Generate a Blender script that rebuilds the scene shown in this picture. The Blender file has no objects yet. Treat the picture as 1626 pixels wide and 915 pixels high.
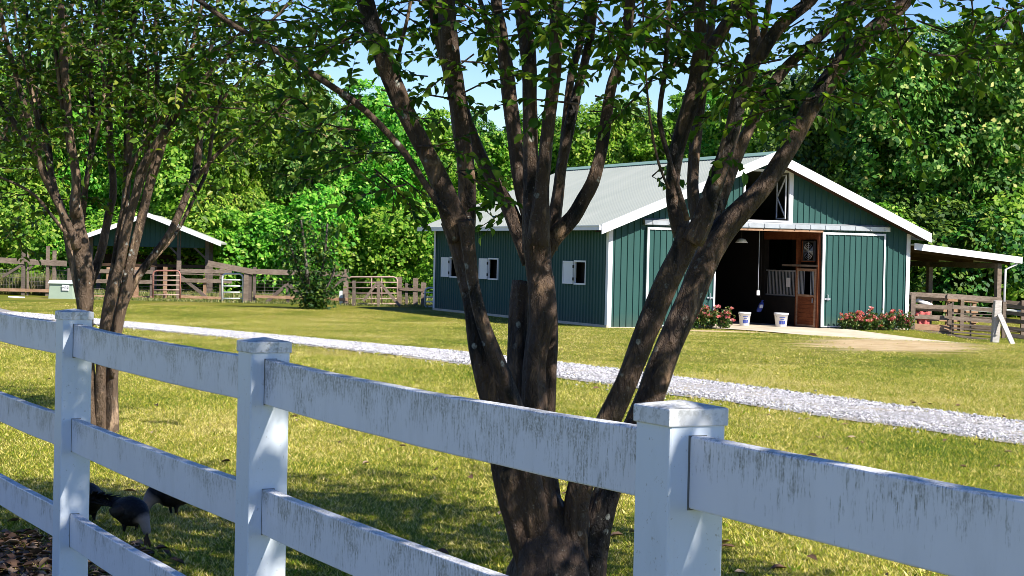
import bpy, bmesh, math, random
import numpy as np
from mathutils import Vector, Matrix, noise
PI = math.pi
random.seed(7)
S = bpy.context.scene
COL = S.collection

# ------------------------------------------------------------------ camera geometry
FPX, CX, CY, CAMZ = 2950.0, 813.0, 457.5, 1.70
RHO = math.atan(0.022)
PITCH = math.atan((CY - 402.1) / FPX * math.cos(RHO))
cR = Vector((math.cos(RHO), math.sin(RHO) * math.sin(PITCH), math.sin(RHO) * math.cos(PITCH)))
cU = Vector((-math.sin(RHO), math.cos(RHO) * math.sin(PITCH), math.cos(RHO) * math.cos(PITCH)))
cF = Vector((0, math.cos(PITCH), -math.sin(PITCH)))

def at(px, py, D):
    """world point seen at photo pixel (px, py), D metres in front of the camera"""
    d = cF + cR * ((px - CX) / FPX) + cU * (-(py - CY) / FPX)
    t = D / d.y
    return Vector((d.x * t, D, CAMZ + d.z * t))

BA = math.atan(1279 / 2950.0)
BU = Vector((math.cos(BA), math.sin(BA), 0))
BV = Vector((-math.sin(BA), math.cos(BA), 0))
BC = Vector((3.10, 59.96, -0.63))

def sst(a, b, x):
    t = np.clip((x - a) / (b - a), 0, 1)
    return t * t * (3 - 2 * t)

def gz_arr(x, y):
    x = np.asarray(x, float); y = np.asarray(y, float)
    z = -0.021 * np.clip(y - 30, 0, 32)
    z = np.where((y > 26) & (y < 34), -0.021 * (np.clip(y, 26, 34) - 26) ** 2 / 16.0, z)
    u = (x - BC.x) * BU.x + (y - BC.y) * BU.y
    v = (x - BC.x) * BV.x + (y - BC.y) * BV.y
    w = sst(11.9, 13.2, u)
    g = (1 - w) * sst(-0.2, -4.5, v) + w * sst(7, -0.5, v)
    g = g * sst(-17, -7, v)
    z = z - 0.27 * sst(2, 9, u) * g
    # a level pad under the barn
    pad = sst(-1.2, -0.2, u) * sst(12.3, 11.7, u) * sst(-1.2, -0.1, v) * sst(17, 16, v)
    return z * (1 - pad) + (-0.645) * pad

def gz(x, y):
    return float(gz_arr(x, y))

# ------------------------------------------------------------------ mesh helpers
class MB:
    def __init__(s): s.v = []; s.f = []
    def add(s, vs, fs):
        n = len(s.v); s.v += [tuple(p) for p in vs]; s.f += [tuple(i + n for i in f) for f in fs]
    def hexa(s, p):
        s.add(p, [(0, 3, 2, 1), (4, 5, 6, 7), (0, 1, 5, 4), (1, 2, 6, 5), (2, 3, 7, 6), (3, 0, 4, 7)])
    def box(s, x0, x1, y0, y1, z0, z1):
        s.hexa([(x0, y0, z0), (x1, y0, z0), (x1, y1, z0), (x0, y1, z0), (x0, y0, z1), (x1, y0, z1), (x1, y1, z1), (x0, y1, z1)])
    def bar(s, a, b, w, h, up=(0, 0, 1), jit=0):
        """board from a to b; h along up, w across"""
        a = Vector(a); b = Vector(b); d = (b - a).normalized(); up = Vector(up)
        sd = d.cross(up)
        if sd.length < 1e-4: sd = d.cross(Vector((0, 1, 0)))
        sd.normalize(); u2 = sd.cross(d).normalized()
        P = []
        for c in (a, b):
            for i, j in ((-1, -1), (1, -1), (1, 1), (-1, 1)):
                P.append(c + sd * (w / 2 * i) + u2 * (h / 2 * j) + Vector((random.uniform(-jit, jit), random.uniform(-jit, jit), random.uniform(-jit, jit))))
        s.hexa(P)
    def tube(s, path, radii, n=8, cap=True):
        path = [Vector(p) for p in path]
        m = len(path); rings = []
        t = (path[1] - path[0]).normalized()
        ref = Vector((1, 0, 0)) if abs(t.x) < 0.9 else Vector((0, 1, 0))
        nx = (ref - t * ref.dot(t)).normalized()
        base = len(s.v)
        for i, p in enumerate(path):
            t = (path[min(i + 1, m - 1)] - path[max(i - 1, 0)]).normalized()
            nx = (nx - t * nx.dot(t)).normalized(); ny = t.cross(nx)
            r = radii[i] if hasattr(radii, '__len__') else radii
            for k in range(n):
                a = 2 * PI * k / n
                rr = r(a, i) if callable(r) else r
                s.v.append(tuple(p + nx * (math.cos(a) * rr) + ny * (math.sin(a) * rr)))
        for i in range(m - 1):
            for k in range(n):
                k2 = (k + 1) % n
                s.f.append((base + i * n + k, base + i * n + k2, base + (i + 1) * n + k2, base + (i + 1) * n + k))
        if cap:
            s.f.append(tuple(base + k for k in range(n - 1, -1, -1)))
            s.f.append(tuple(base + (m - 1) * n + k for k in range(n)))
    def lathe(s, prof, c=(0, 0, 0), n=24):
        base = len(s.v)
        for r, z in prof:
            for k in range(n):
                a = 2 * PI * k / n
                s.v.append((c[0] + r * math.cos(a), c[1] + r * math.sin(a), c[2] + z))
        for i in range(len(prof) - 1):
            for k in range(n):
                k2 = (k + 1) % n
                s.f.append((base + i * n + k, base + i * n + k2, base + (i + 1) * n + k2, base + (i + 1) * n + k))
    def build(s, name, mat, parent=None, smooth=False, bevel=0):
        me = bpy.data.meshes.new(name)
        me.from_pydata(s.v, [], s.f); me.update()
        return link(name, me, mat, parent, smooth, bevel)

def link(name, me, mat, parent=None, smooth=False, bevel=0):
    if mat: me.materials.append(mat)
    if smooth:
        me.polygons.foreach_set('use_smooth', [True] * len(me.polygons))
    o = bpy.data.objects.new(name, me); COL.objects.link(o)
    if parent: o.parent = parent
    if bevel:
        b = o.modifiers.new('bevel', 'BEVEL'); b.width = bevel; b.segments = 2; b.limit_method = 'ANGLE'
    return o

def np_mesh(name, V, F):
    """V (n,3), F (m,k) with constant k"""
    V = np.ascontiguousarray(V, np.float32); F = np.ascontiguousarray(F, np.int32)
    me = bpy.data.meshes.new(name)
    me.vertices.add(len(V)); me.vertices.foreach_set('co', V.ravel())
    m, k = F.shape
    me.loops.add(m * k); me.loops.foreach_set('vertex_index', F.ravel())
    me.polygons.add(m)
    me.polygons.foreach_set('loop_start', np.arange(0, m * k, k, dtype=np.int32))
    me.polygons.foreach_set('loop_total', np.full(m, k, np.int32))
    me.update(calc_edges=True); me.validate()
    return me

def tag(o, label=None, cat=None, group=None, kind=None):
    if label: o['label'] = label
    if cat: o['category'] = cat
    if group: o['group'] = group
    if kind: o['kind'] = kind
    return o

def thing(name, label, cat, loc=(0, 0, 0), rz=0, group=None):
    o = bpy.data.objects.new(name, None); COL.objects.link(o)
    o.location = loc; o.rotation_euler = (0, 0, rz); o.empty_display_size = 0.2
    return tag(o, label, cat, group)

# ------------------------------------------------------------------ material helpers
class NT:
    def __init__(s, name):
        s.m = bpy.data.materials.new(name); s.m.use_nodes = True
        s.t = s.m.node_tree; s.t.nodes.clear()
        s.out = s.n('ShaderNodeOutputMaterial')
    def n(s, typ, **kw):
        nd = s.t.nodes.new(typ)
        for k, v in kw.items():
            if hasattr(nd, k) and k not in ('Scale',): setattr(nd, k, v)
        return nd
    def l(s, a, b): s.t.links.new(a, b)
    def coord(s, kind='Object', scale=(1, 1, 1), rot=(0, 0, 0)):
        tc = s.n('ShaderNodeTexCoord'); mp = s.n('ShaderNodeMapping')
        mp.inputs['Scale'].default_value = scale; mp.inputs['Rotation'].default_value = rot
        s.l(tc.outputs[kind], mp.inputs['Vector']); return mp.outputs['Vector']
    def noise(s, vec, scale, detail=4, rough=0.55, out='Fac'):
        nd = s.n('ShaderNodeTexNoise'); nd.inputs['Scale'].default_value = scale
        nd.inputs['Detail'].default_value = detail; nd.inputs['Roughness'].default_value = rough
        if vec is not None: s.l(vec, nd.inputs['Vector'])
        return nd.outputs[out]
    def vor(s, vec, scale, out='Distance', feature='F1'):
        nd = s.n('ShaderNodeTexVoronoi'); nd.feature = feature; nd.inputs['Scale'].default_value = scale
        if vec is not None: s.l(vec, nd.inputs['Vector'])
        return nd.outputs[out]
    def ramp(s, fac, stops, interp='LINEAR'):
        nd = s.n('ShaderNodeValToRGB'); cr = nd.color_ramp; cr.interpolation = interp
        while len(cr.elements) < len(stops): cr.elements.new(0.5)
        for e, (p, c) in zip(cr.elements, stops):
            e.position = p; e.color = (*c, 1) if len(c) == 3 else c
        s.l(fac, nd.inputs['Fac']); return nd.outputs['Color']
    def bw(s, fac, a, b):
        return s.ramp(fac, [(a, (0, 0, 0)), (b, (1, 1, 1))])
    def mix(s, fac, a, b, mode='MIX'):
        nd = s.n('ShaderNodeMix'); nd.data_type = 'RGBA'; nd.blend_type = mode
        for sock, val in ((nd.inputs[0], fac), (nd.inputs[6], a), (nd.inputs[7], b)):
            if isinstance(val, (int, float)): sock.default_value = val
            elif isinstance(val, tuple): sock.default_value = (*val, 1)
            else: s.l(val, sock)
        return nd.outputs[2]
    def math(s, op, a, b=0.0, clamp=False):
        nd = s.n('ShaderNodeMath'); nd.operation = op; nd.use_clamp = clamp
        for sock, val in zip(nd.inputs, (a, b)):
            if isinstance(val, (int, float)): sock.default_value = val
            else: s.l(val, sock)
        return nd.outputs[0]
    def bump(s, h, strength, dist):
        nd = s.n('ShaderNodeBump'); nd.inputs['Strength'].default_value = strength
        nd.inputs['Distance'].default_value = dist; s.l(h, nd.inputs['Height']); return nd.outputs['Normal']
    def bsdf(s, color, rough=0.6, spec=0.4, metal=0, normal=None):
        b = s.n('ShaderNodeBsdfPrincipled')
        if isinstance(color, tuple): b.inputs['Base Color'].default_value = (*color, 1)
        else: s.l(color, b.inputs['Base Color'])
        if isinstance(rough, (int, float)): b.inputs['Roughness'].default_value = rough
        else: s.l(rough, b.inputs['Roughness'])
        b.inputs['Specular IOR Level'].default_value = spec; b.inputs['Metallic'].default_value = metal
        if normal is not None: s.l(normal, b.inputs['Normal'])
        return b
    def end(s, b): s.l(b.outputs[0], s.out.inputs['Surface']); return s.m

def m_simple(name, c, rough=0.6, var=0.15, scale=4, spec=0.4, metal=0, bump=0.0):
    t = NT(name); v = t.coord()
    f = t.noise(v, scale, 5)
    d = tuple(x * (1 - var) for x in c); e = tuple(min(1, x * (1 + var)) for x in c)
    col = t.ramp(f, [(0.3, d), (0.7, e)])
    nm = t.bump(t.noise(v, scale * 8, 4), bump, 0.01) if bump else None
    return t.end(t.bsdf(col, rough, spec, metal, nm))

def m_leaf(name, stops, trans=0.35, rough=0.45, spec=0.35, patch=None, pscale=0.35):
    t = NT(name)
    g = t.n('ShaderNodeNewGeometry')
    col = t.ramp(g.outputs['Random Per Island'], stops)
    if patch:
        oi = t.n('ShaderNodeObjectInfo')
        f = t.noise(t.coord('Object'), pscale, 3)
        col = t.mix(t.bw(f, 0.42, 0.62), col, patch, 'MULTIPLY')
        hs = t.n('ShaderNodeHueSaturation')
        t.l(col, hs.inputs['Color'])
        t.l(t.math('ADD', t.math('MULTIPLY', oi.outputs['Random'], 0.05), 0.475), hs.inputs['Hue'])
        t.l(t.math('ADD', t.math('MULTIPLY', oi.outputs['Random'], 0.35), 0.88), hs.inputs['Value'])
        col = hs.outputs['Color']
    b = t.bsdf(col, rough, spec)
    tr = t.n('ShaderNodeBsdfTranslucent')
    t.l(t.mix(1.0, col, (1.0, 1.25, 0.45), 'MULTIPLY'), tr.inputs['Color'])
    mx = t.n('ShaderNodeMixShader'); mx.inputs[0].default_value = trans
    t.l(b.outputs[0], mx.inputs[1]); t.l(tr.outputs[0], mx.inputs[2])
    t.l(mx.outputs[0], t.out.inputs['Surface']); return t.m

def m_bark(name, dark, mid, light, lichen=True, stretch=0.25, sc=14, peel_sun=None):
    t = NT(name)
    v = t.coord('Object', (1, 1, stretch)); v2 = t.coord('Object')
    warp = t.noise(v2, 3.0, 3, 0.6, 'Color')
    vv = t.n('ShaderNodeVectorMath'); vv.operation = 'MULTIPLY_ADD'
    t.l(warp, vv.inputs[0]); vv.inputs[1].default_value = (0.18, 0.18, 0.05); t.l(v, vv.inputs[2])
    vw = vv.outputs[0]
    f1 = t.noise(vw, sc, 6, 0.6)
    col = t.ramp(f1, [(0.30, dark), (0.47, mid), (0.56, mid), (0.68, light)])
    pl = t.noise(vw, sc * 0.45, 4, 0.5)
    col = t.mix(t.bw(pl, 0.55, 0.62), col, tuple(x * 0.45 for x in dark))
    if peel_sun:  # tan patches: peeled bark, with dappled sunlight put into the colour
        pz = t.noise(t.coord('Object', (1, 1, 0.30)), 6.5, 3, 0.45)
        zz = t.bw(sep(t, v2, 2), 1.2, 2.0)
        col = t.mix(t.math('MULTIPLY', t.bw(pz, 0.54, 0.585), zz), col, t.ramp(t.noise(vw, sc * 1.6, 4), [(0.35, tuple(x * .6 for x in peel_sun)), (0.65, peel_sun)]))
    h = t.noise(vw, sc * 2.0, 6, 0.65)
    if lichen:
        d = t.vor(v2, 13.0)
        spot = t.math('MULTIPLY', t.math('SUBTRACT', 1.0, t.bw(t.math('ADD', d, t.math('MULTIPLY', t.noise(v2, 40, 3), 0.25)), 0.27, 0.34)),
                      t.bw(t.noise(v2, 1.7, 2), 0.47, 0.58))
        spot = t.math('MULTIPLY', spot, t.bw(t.noise(v2, 60, 3), 0.35, 0.6))
        col = t.mix(spot, col, (0.34, 0.35, 0.31))
        fine = t.bw(t.noise(v2, 75, 3, 0.7), 0.62, 0.70)
        col = t.mix(t.math('MULTIPLY', fine, 0.5), col, (0.26, 0.25, 0.21))
    return t.end(t.bsdf(col, 0.62, 0.35, 0, t.bump(t.math('ADD', h, f1), 1.0, 0.03)))

M = {}
def mats():
    # --- ground
    t = NT('lawn_soil'); v = t.coord()
    big = t.noise(v, 0.22, 5, 0.6); mid = t.noise(v, 1.3, 5, 0.65); fine = t.noise(v, 28, 5, 0.7)
    vs = t.coord('Object', (1, 0.35, 1)); streak = t.noise(vs, 0.6, 5, 0.6)
    gcol = t.ramp(t.math('ADD', t.math('MULTIPLY', big, 0.5), t.math('MULTIPLY', streak, 0.5)),
                  [(0.34, (0.10, 0.15, 0.012)), (0.45, (0.22, 0.225, 0.022)), (0.54, (0.34, 0.29, 0.045)), (0.66, (0.46, 0.35, 0.11))])
    gcol = t.mix(t.bw(mid, 0.4, 0.7), gcol, t.mix(0.5, gcol, (0.17, 0.21, 0.035)))
    gcol = t.mix(t.math('MULTIPLY', t.bw(fine, 0.35, 0.6), 0.55), t.mix(1.0, gcol, (0.45, 0.5, 0.4), 'MULTIPLY'), gcol)
    def blob(cx, cy, rx, ry, rot=0.0, soft=0.6, nz=0.9, nsc=0.5):
        mp = t.n('ShaderNodeMapping'); tc = t.n('ShaderNodeTexCoord'); mp.vector_type = 'TEXTURE'
        mp.inputs['Location'].default_value = (cx, cy, 0); mp.inputs['Rotation'].default_value = (0, 0, rot)
        mp.inputs['Scale'].default_value = (rx, ry, 1000)
        t.l(tc.outputs['Object'], mp.inputs['Vector'])
        ln = t.n('ShaderNodeVectorMath'); ln.operation = 'LENGTH'; t.l(mp.outputs['Vector'], ln.inputs[0])
        d = t.math('ADD', ln.outputs['Value'], t.math('MULTIPLY', t.math('SUBTRACT', t.noise(v, nsc, 5, 0.65), 0.5), nz * 2))
        return t.math('SUBTRACT', 1.0, t.bw(d, 1 - soft * 0.5, 1 + soft * 0.5), True)
    dirt = t.ramp(t.noise(v, 2.2, 6, 0.65), [(0.35, (0.50, 0.34, 0.17)), (0.65, (0.70, 0.53, 0.32))])
    a = blob(9.3, 45.5, 2.6, 9.0, -0.2, 1.0, 0.8, 0.45)
    a2 = blob(6.6, 57.6, 3.6, 1.8, 0, 1.0, 0.5, 0.8)
    a3 = blob(17.5, 59.0, 4.5, 2.5, BA, 1.0, 0.6, 0.6)
    a = t.math('MAXIMUM', t.math('MAXIMUM', a, a2), a3)
    gcol = t.mix(t.math('MULTIPLY', a, 0.85), gcol, dirt)
    # leaf litter below the near end of the fence
    lit = blob(-3.2, 9.7, 1.5, 1.25, -0.4, 0.5, 0.5, 1.2)
    lcol = t.ramp(t.vor(v, 26, 'Color'), [(0.1, (0.03, 0.02, 0.014)), (0.45, (0.12, 0.06, 0.03)), (0.8, (0.30, 0.20, 0.12))])
    gcol = t.mix(lit, gcol, lcol)
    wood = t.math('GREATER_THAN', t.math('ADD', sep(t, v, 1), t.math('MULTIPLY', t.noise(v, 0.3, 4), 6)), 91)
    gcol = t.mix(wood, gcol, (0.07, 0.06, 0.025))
    nm = t.bump(t.math('ADD', fine, t.math('MULTIPLY', mid, 2.0)), 0.8, 0.05)
    M['ground'] = t.end(t.bsdf(gcol, 0.95, 0.1, 0, nm))
    # --- grass blades
    t = NT('grass_blades'); v = t.coord()
    big = t.noise(v, 0.22, 5, 0.6); streak = t.noise(t.coord('Object', (1, 0.35, 1)), 0.6, 5, 0.6)
    g = t.n('ShaderNodeNewGeometry')
    k = t.math('ADD', t.math('ADD', t.math('MULTIPLY', big, 0.5), t.math('MULTIPLY', streak, 0.5)), t.math('MULTIPLY', t.math('SUBTRACT', g.outputs['Random Per Island'], 0.5), 0.46))
    col = t.ramp(k, [(0.22, (0.09, 0.18, 0.008)), (0.36, (0.23, 0.31, 0.014)), (0.48, (0.44, 0.41, 0.035)), (0.58, (0.66, 0.56, 0.13)), (0.72, (0.84, 0.70, 0.30))])
    b = t.bsdf(col, 0.6, 0.25); tr = t.n('ShaderNodeBsdfTranslucent'); t.l(col, tr.inputs['Color'])
    mx = t.n('ShaderNodeMixShader'); mx.inputs[0].default_value = 0.3
    t.l(b.outputs[0], mx.inputs[1]); t.l(tr.outputs[0], mx.inputs[2]); t.l(mx.outputs[0], t.out.inputs['Surface'])
    M['grass'] = t.m
    # --- gravel
    t = NT('pale_gravel'); v = t.coord()
    g = t.n('ShaderNodeNewGeometry')
    M['stone'] = t.end(t.bsdf(t.ramp(g.outputs['Random Per Island'], [(0, (0.10, 0.10, 0.10)), (0.25, (0.31, 0.305, 0.31)), (0.7, (0.55, 0.54, 0.55)), (1, (0.76, 0.75, 0.74))]), 0.9, 0.2))
    t = NT('gravel_bed'); v = t.coord()
    c = t.ramp(t.vor(v, 22, 'Color'), [(0.1, (0.20, 0.185, 0.17)), (0.5, (0.34, 0.325, 0.31)), (0.9, (0.48, 0.46, 0.44))])
    c = t.mix(t.bw(t.noise(v, 1.5, 5), 0.5, 0.75), c, (0.40, 0.34, 0.22))
    M['gravel'] = t.end(t.bsdf(c, 0.95, 0.15, 0, t.bump(t.vor(v, 22), 1.0, 0.04)))
    t = NT('concrete'); v = t.coord()
    c = t.ramp(t.noise(v, 1.1, 6, 0.65), [(0.3, (0.42, 0.345, 0.24)), (0.55, (0.55, 0.465, 0.345)), (0.75, (0.62, 0.535, 0.41))])
    c = t.mix(t.math('MULTIPLY', t.bw(t.noise(t.coord('Object', (1, 4, 1)), 0.7, 4), 0.62, 0.72), 0.5), c, (0.26, 0.21, 0.15))
    M['concrete'] = t.end(t.bsdf(c, 0.9, 0.2, 0, t.bump(t.noise(v, 40, 4), 0.3, 0.01)))
    # --- vinyl fence
    t = NT('weathered_white_vinyl'); v = t.coord()
    gen = t.coord('Generated'); gzv = sep(t, gen, 2)
    st = t.noise(t.coord('Object', (1, 1, 0.14)), 150, 5, 0.7); pa = t.noise(v, 7, 4, 0.6)
    sp = t.noise(v, 160, 3, 0.6)
    st2 = t.noise(t.coord('Object', (1, 1, 0.22)), 210, 3, 0.6)
    amt = t.math('ADD', t.math('MULTIPLY', st, 0.55), t.math('MULTIPLY', pa, 0.45))
    amt = t.math('ADD', amt, t.math('MULTIPLY', gzv, 0.15))
    oi = t.n('ShaderNodeObjectInfo'); amt = t.math('ADD', amt, t.math('MULTIPLY', t.math('SUBTRACT', oi.outputs['Random'], 0.5), 0.05))
    dirt = t.math('MULTIPLY', t.bw(amt, 0.58, 0.67), t.bw(t.math('ADD', t.math('MULTIPLY', sp, 0.5), t.math('MULTIPLY', st2, 0.5)), 0.40, 0.58))
    lo = t.math('MULTIPLY', t.math('SUBTRACT', 1.0, t.bw(gzv, 0.0, 0.035)), t.bw(t.noise(v, 30, 3), 0.4, 0.6))
    dirt = t.math('MAXIMUM', t.math('MULTIPLY', dirt, 0.85), t.math('MULTIPLY', lo, 0.55))
    base = t.ramp(t.noise(v, 3, 4), [(0.3, (0.76, 0.76, 0.80)), (0.7, (0.82, 0.82, 0.855))])
    base = t.mix(t.math('MULTIPLY', t.bw(t.noise(t.coord('Object', (1, 1, 0.3)), 14, 5, 0.6), 0.5, 0.75), 0.22), base, (0.50, 0.50, 0.49))
    c = t.mix(dirt, base, (0.19, 0.19, 0.165))
    M['vinyl'] = t.end(t.bsdf(c, 0.42, 0.4, 0, t.bump(pa, 0.08, 0.01)))
    t = NT('vinyl_cap'); v = t.coord()
    d = t.math('MULTIPLY', t.bw(t.noise(v, 55, 5, 0.7), 0.47, 0.58), t.bw(t.noise(v, 9, 4), 0.36, 0.6))
    c = t.mix(t.math('MULTIPLY', d, 0.75), (0.74, 0.74, 0.74), (0.20, 0.20, 0.16))
    M['cap'] = t.end(t.bsdf(c, 0.5, 0.35))
    t = NT('vinyl_post'); v = t.coord()
    d = t.bw(t.noise(v, 70, 4, 0.7), 0.63, 0.70)
    e = t.math('MULTIPLY', t.bw(t.noise(t.coord('Object', (1, 1, 0.3)), 10, 5, 0.65), 0.55, 0.75), 0.3)
    c = t.mix(e, (0.70, 0.76, 0.83), (0.46, 0.50, 0.50))
    c = t.mix(t.math('MULTIPLY', d, 0.55), c, (0.25, 0.24, 0.20))
    M['post'] = t.end(t.bsdf(c, 0.38, 0.45))
    M['slot'] = m_simple('dark_slot_edge', (0.16, 0.165, 0.16), 0.8, 0.2, 5)  # dark grey for the seam around each rail end
    # --- barn
    t = NT('green_metal_siding'); v = t.coord()
    c = t.ramp(t.noise(t.coord('Object', (1, 1, 0.15)), 1.6, 5, 0.6), [(0.3, (0.019, 0.064, 0.057)), (0.7, (0.027, 0.085, 0.075))])
    wn = t.n('ShaderNodeTexWhiteNoise'); wn.noise_dimensions = '1D'; t.l(t.math('FLOOR', t.math('MULTIPLY', t.math('ADD', sep(t, v, 0), sep(t, v, 1)), 1.094)), wn.inputs['W'])
    c = t.mix(t.math('MULTIPLY', wn.outputs['Value'], 0.22), c, (0.050, 0.110, 0.098))
    low = t.math('SUBTRACT', 1.0, t.bw(t.math('ADD', sep(t, v, 2), t.math('MULTIPLY', t.noise(v, 3, 4), 0.5)), 0.2, 0.7))
    c = t.mix(t.math('MULTIPLY', low, 0.35), c, (0.12, 0.12, 0.075))
    M['green'] = t.end(t.bsdf(c, 0.55, 0.2, 0, t.bump(t.noise(v, 1.3, 3), 0.08, 0.05)))
    t = NT('pale_green_roof_metal'); v = t.coord()
    c = t.ramp(t.noise(t.coord('Object', (0.25, 1, 1)), 0.8, 5, 0.6), [(0.3, (0.34, 0.365, 0.30)), (0.7, (0.42, 0.435, 0.36))])
    M['roof'] = t.end(t.bsdf(c, 0.6, 0.2))
    M['white'] = m_simple('white_trim_paint', (0.70, 0.70, 0.71), 0.45, 0.05, 2)
    M['galv'] = m_simple('galvanised_steel', (0.45, 0.47, 0.49), 0.4, 0.15, 3, 0.5, 0.5)
    M['red_wood'] = wood_mat('red_stained_boards', (0.11, 0.030, 0.012), (0.22, 0.07, 0.026))
    M['dark_wood'] = wood_mat('dark_stained_boards', (0.03, 0.018, 0.011), (0.07, 0.04, 0.024))
    M['old_wood'] = wood_mat('weathered_fence_boards', (0.11, 0.08, 0.058), (0.27, 0.21, 0.165))
    M['brown_wood'] = wood_mat('brown_fence_boards', (0.22, 0.12, 0.07), (0.42, 0.27, 0.17))
    M['limewash'] = wood_mat('limewashed_wood', (0.36, 0.33, 0.29), (0.60, 0.57, 0.52))
    M['grey_wood'] = wood_mat('grey_dark_posts', (0.07, 0.055, 0.045), (0.18, 0.14, 0.115))
    M['iron'] = m_simple('dark_iron', (0.03, 0.03, 0.03), 0.5, 0.2, 5)
    M['wire'] = m_simple('fence_wire', (0.16, 0.14, 0.12), 0.5, 0.2, 5)
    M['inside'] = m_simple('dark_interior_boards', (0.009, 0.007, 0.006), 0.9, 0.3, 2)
    M['bucket'] = m_simple('white_bucket_plastic', (0.72, 0.73, 0.75), 0.4, 0.05, 3)
    M['blue'] = m_simple('blue_print', (0.03, 0.06, 0.30), 0.5, 0.2, 5)
    M['red_cloth'] = m_simple('faded_red_cloth', (0.55, 0.12, 0.11), 0.9, 0.2, 6)
    M['white_cloth'] = m_simple('white_cloth', (0.7, 0.68, 0.64), 0.9, 0.1, 6)
    M['box_green'] = m_simple('pale_green_cabinet', (0.32, 0.40, 0.30), 0.5, 0.06, 3)
    M['pipe_white'] = m_simple('pale_pipe', (0.62, 0.64, 0.60), 0.45, 0.1, 4)
    M['pipe_red'] = m_simple('rusty_red_pipe', (0.30, 0.13, 0.10), 0.6, 0.45, 3)
    M['pipe_brown'] = m_simple('brown_pipe', (0.36, 0.25, 0.20), 0.6, 0.3, 3)
    M['black'] = m_simple('black_print', (0.02, 0.02, 0.02), 0.6, 0.2, 4)
    # --- plants
    M['bark'] = m_bark('crape_myrtle_bark', (0.018, 0.012, 0.009), (0.080, 0.050, 0.033), (0.27, 0.17, 0.10), peel_sun=(0.36, 0.19, 0.095))
    M['bark_far'] = m_bark('pale_crape_bark', (0.024, 0.016, 0.011), (0.11, 0.072, 0.046), (0.40, 0.27, 0.17), True, 0.3, 10, peel_sun=(0.52, 0.36, 0.24))
    M['trunk'] = m_bark('tree_trunk_bark', (0.03, 0.024, 0.018), (0.08, 0.065, 0.05), (0.16, 0.14, 0.11), False, 0.2, 5)
    M['leaf'] = m_leaf('crape_leaves', [(0, (0.03, 0.09, 0.011)), (0.5, (0.07, 0.16, 0.017)), (0.85, (0.17, 0.29, 0.03)), (1, (0.28, 0.36, 0.04))], 0.45, 0.45, 0.25)
    M['leaf_far'] = m_leaf('crape_leaves_pale', [(0, (0.03, 0.085, 0.010)), (0.5, (0.06, 0.135, 0.015)), (0.85, (0.13, 0.22, 0.025)), (1, (0.32, 0.34, 0.05))], 0.42, 0.42, 0.4)
    M['wood_leaf'] = m_leaf('wood_leaves', [(0, (0.04, 0.145, 0.008)), (0.45, (0.115, 0.29, 0.018)), (0.8, (0.25, 0.44, 0.04)), (1, (0.50, 0.58, 0.12))], 0.42, 0.5, 0.2, (0.66, 0.78, 0.6))
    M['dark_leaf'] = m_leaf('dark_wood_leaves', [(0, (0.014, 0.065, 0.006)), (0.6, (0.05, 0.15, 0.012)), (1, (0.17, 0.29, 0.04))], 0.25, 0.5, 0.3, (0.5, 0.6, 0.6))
    M['sap_leaf'] = m_leaf('sapling_leaves', [(0, (0.010, 0.035, 0.006)), (0.6, (0.03, 0.085, 0.012)), (1, (0.16, 0.22, 0.04))], 0.25, 0.5, 0.2)
    M['gold_leaf'] = m_leaf('yellow_green_leaves', [(0, (0.03, 0.085, 0.010)), (0.5, (0.085, 0.18, 0.022)), (0.8, (0.22, 0.34, 0.06)), (0.93, (0.48, 0.50, 0.15)), (1, (0.6, 0.45, 0.16))], 0.40, 0.5, 0.2, (0.66, 0.76, 0.66))
    M['petal'] = m_leaf('pink_red_petals', [(0, (0.52, 0.07, 0.10)), (0.5, (0.66, 0.17, 0.19)), (1, (0.75, 0.38, 0.34))], 0.3)
    M['rose_leaf'] = m_leaf('rose_leaves', [(0, (0.03, 0.08, 0.02)), (0.7, (0.08, 0.15, 0.03)), (1, (0.28, 0.24, 0.08))], 0.3)
    M['weed'] = m_leaf('tall_weed_blades', [(0, (0.08, 0.14, 0.025)), (0.6, (0.20, 0.22, 0.06)), (1, (0.42, 0.34, 0.16))], 0.3)
    M['litter'] = m_leaf('dry_leaves', [(0, (0.05, 0.03, 0.02)), (0.6, (0.18, 0.10, 0.06)), (1, (0.40, 0.29, 0.20))], 0.1, 0.8)

def sep(t, v, i):
    nd = t.n('ShaderNodeSeparateXYZ'); t.l(v, nd.inputs[0]); return nd.outputs[i]

def wood_mat(name, a, b):
    t = NT(name); v = t.coord()
    f = t.noise(v, 2.0, 6, 0.7); g = t.noise(t.coord('Object', (1, 1, 6)), 6, 5, 0.65)
    c = t.ramp(t.math('ADD', t.math('MULTIPLY', f, 0.5), t.math('MULTIPLY', g, 0.5)), [(0.36, a), (0.64, b)])
    return t.end(t.bsdf(c, 0.85, 0.2, 0, t.bump(g, 0.5, 0.02)))

mats()

# ------------------------------------------------------------------ sun, sky, camera
SAZ, SEL = math.radians(131.6), math.radians(42)
SUN = Vector((math.sin(SAZ) * math.cos(SEL), math.cos(SAZ) * math.cos(SEL), math.sin(SEL)))
ld = bpy.data.lights.new('sun', 'SUN'); ld.energy = 4.7; ld.angle = math.radians(0.5); ld.color = (1.0, 0.95, 0.86)
lo = bpy.data.objects.new('sun', ld); COL.objects.link(lo)
lo.rotation_euler = (-SUN).to_track_quat('-Z', 'Y').to_euler(); lo.location = (20, -20, 30)
W = bpy.data.worlds.new('World'); S.world = W; W.use_nodes = True
wt = W.node_tree; bg = wt.nodes['Background']; sk = wt.nodes.new('ShaderNodeTexSky')
sk.sky_type = 'NISHITA'; sk.sun_disc = False; sk.sun_elevation = SEL; sk.sun_rotation = SAZ
sk.air_density = 1.0; sk.dust_density = 0.1; sk.ozone_density = 4.0; sk.altitude = 0
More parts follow.
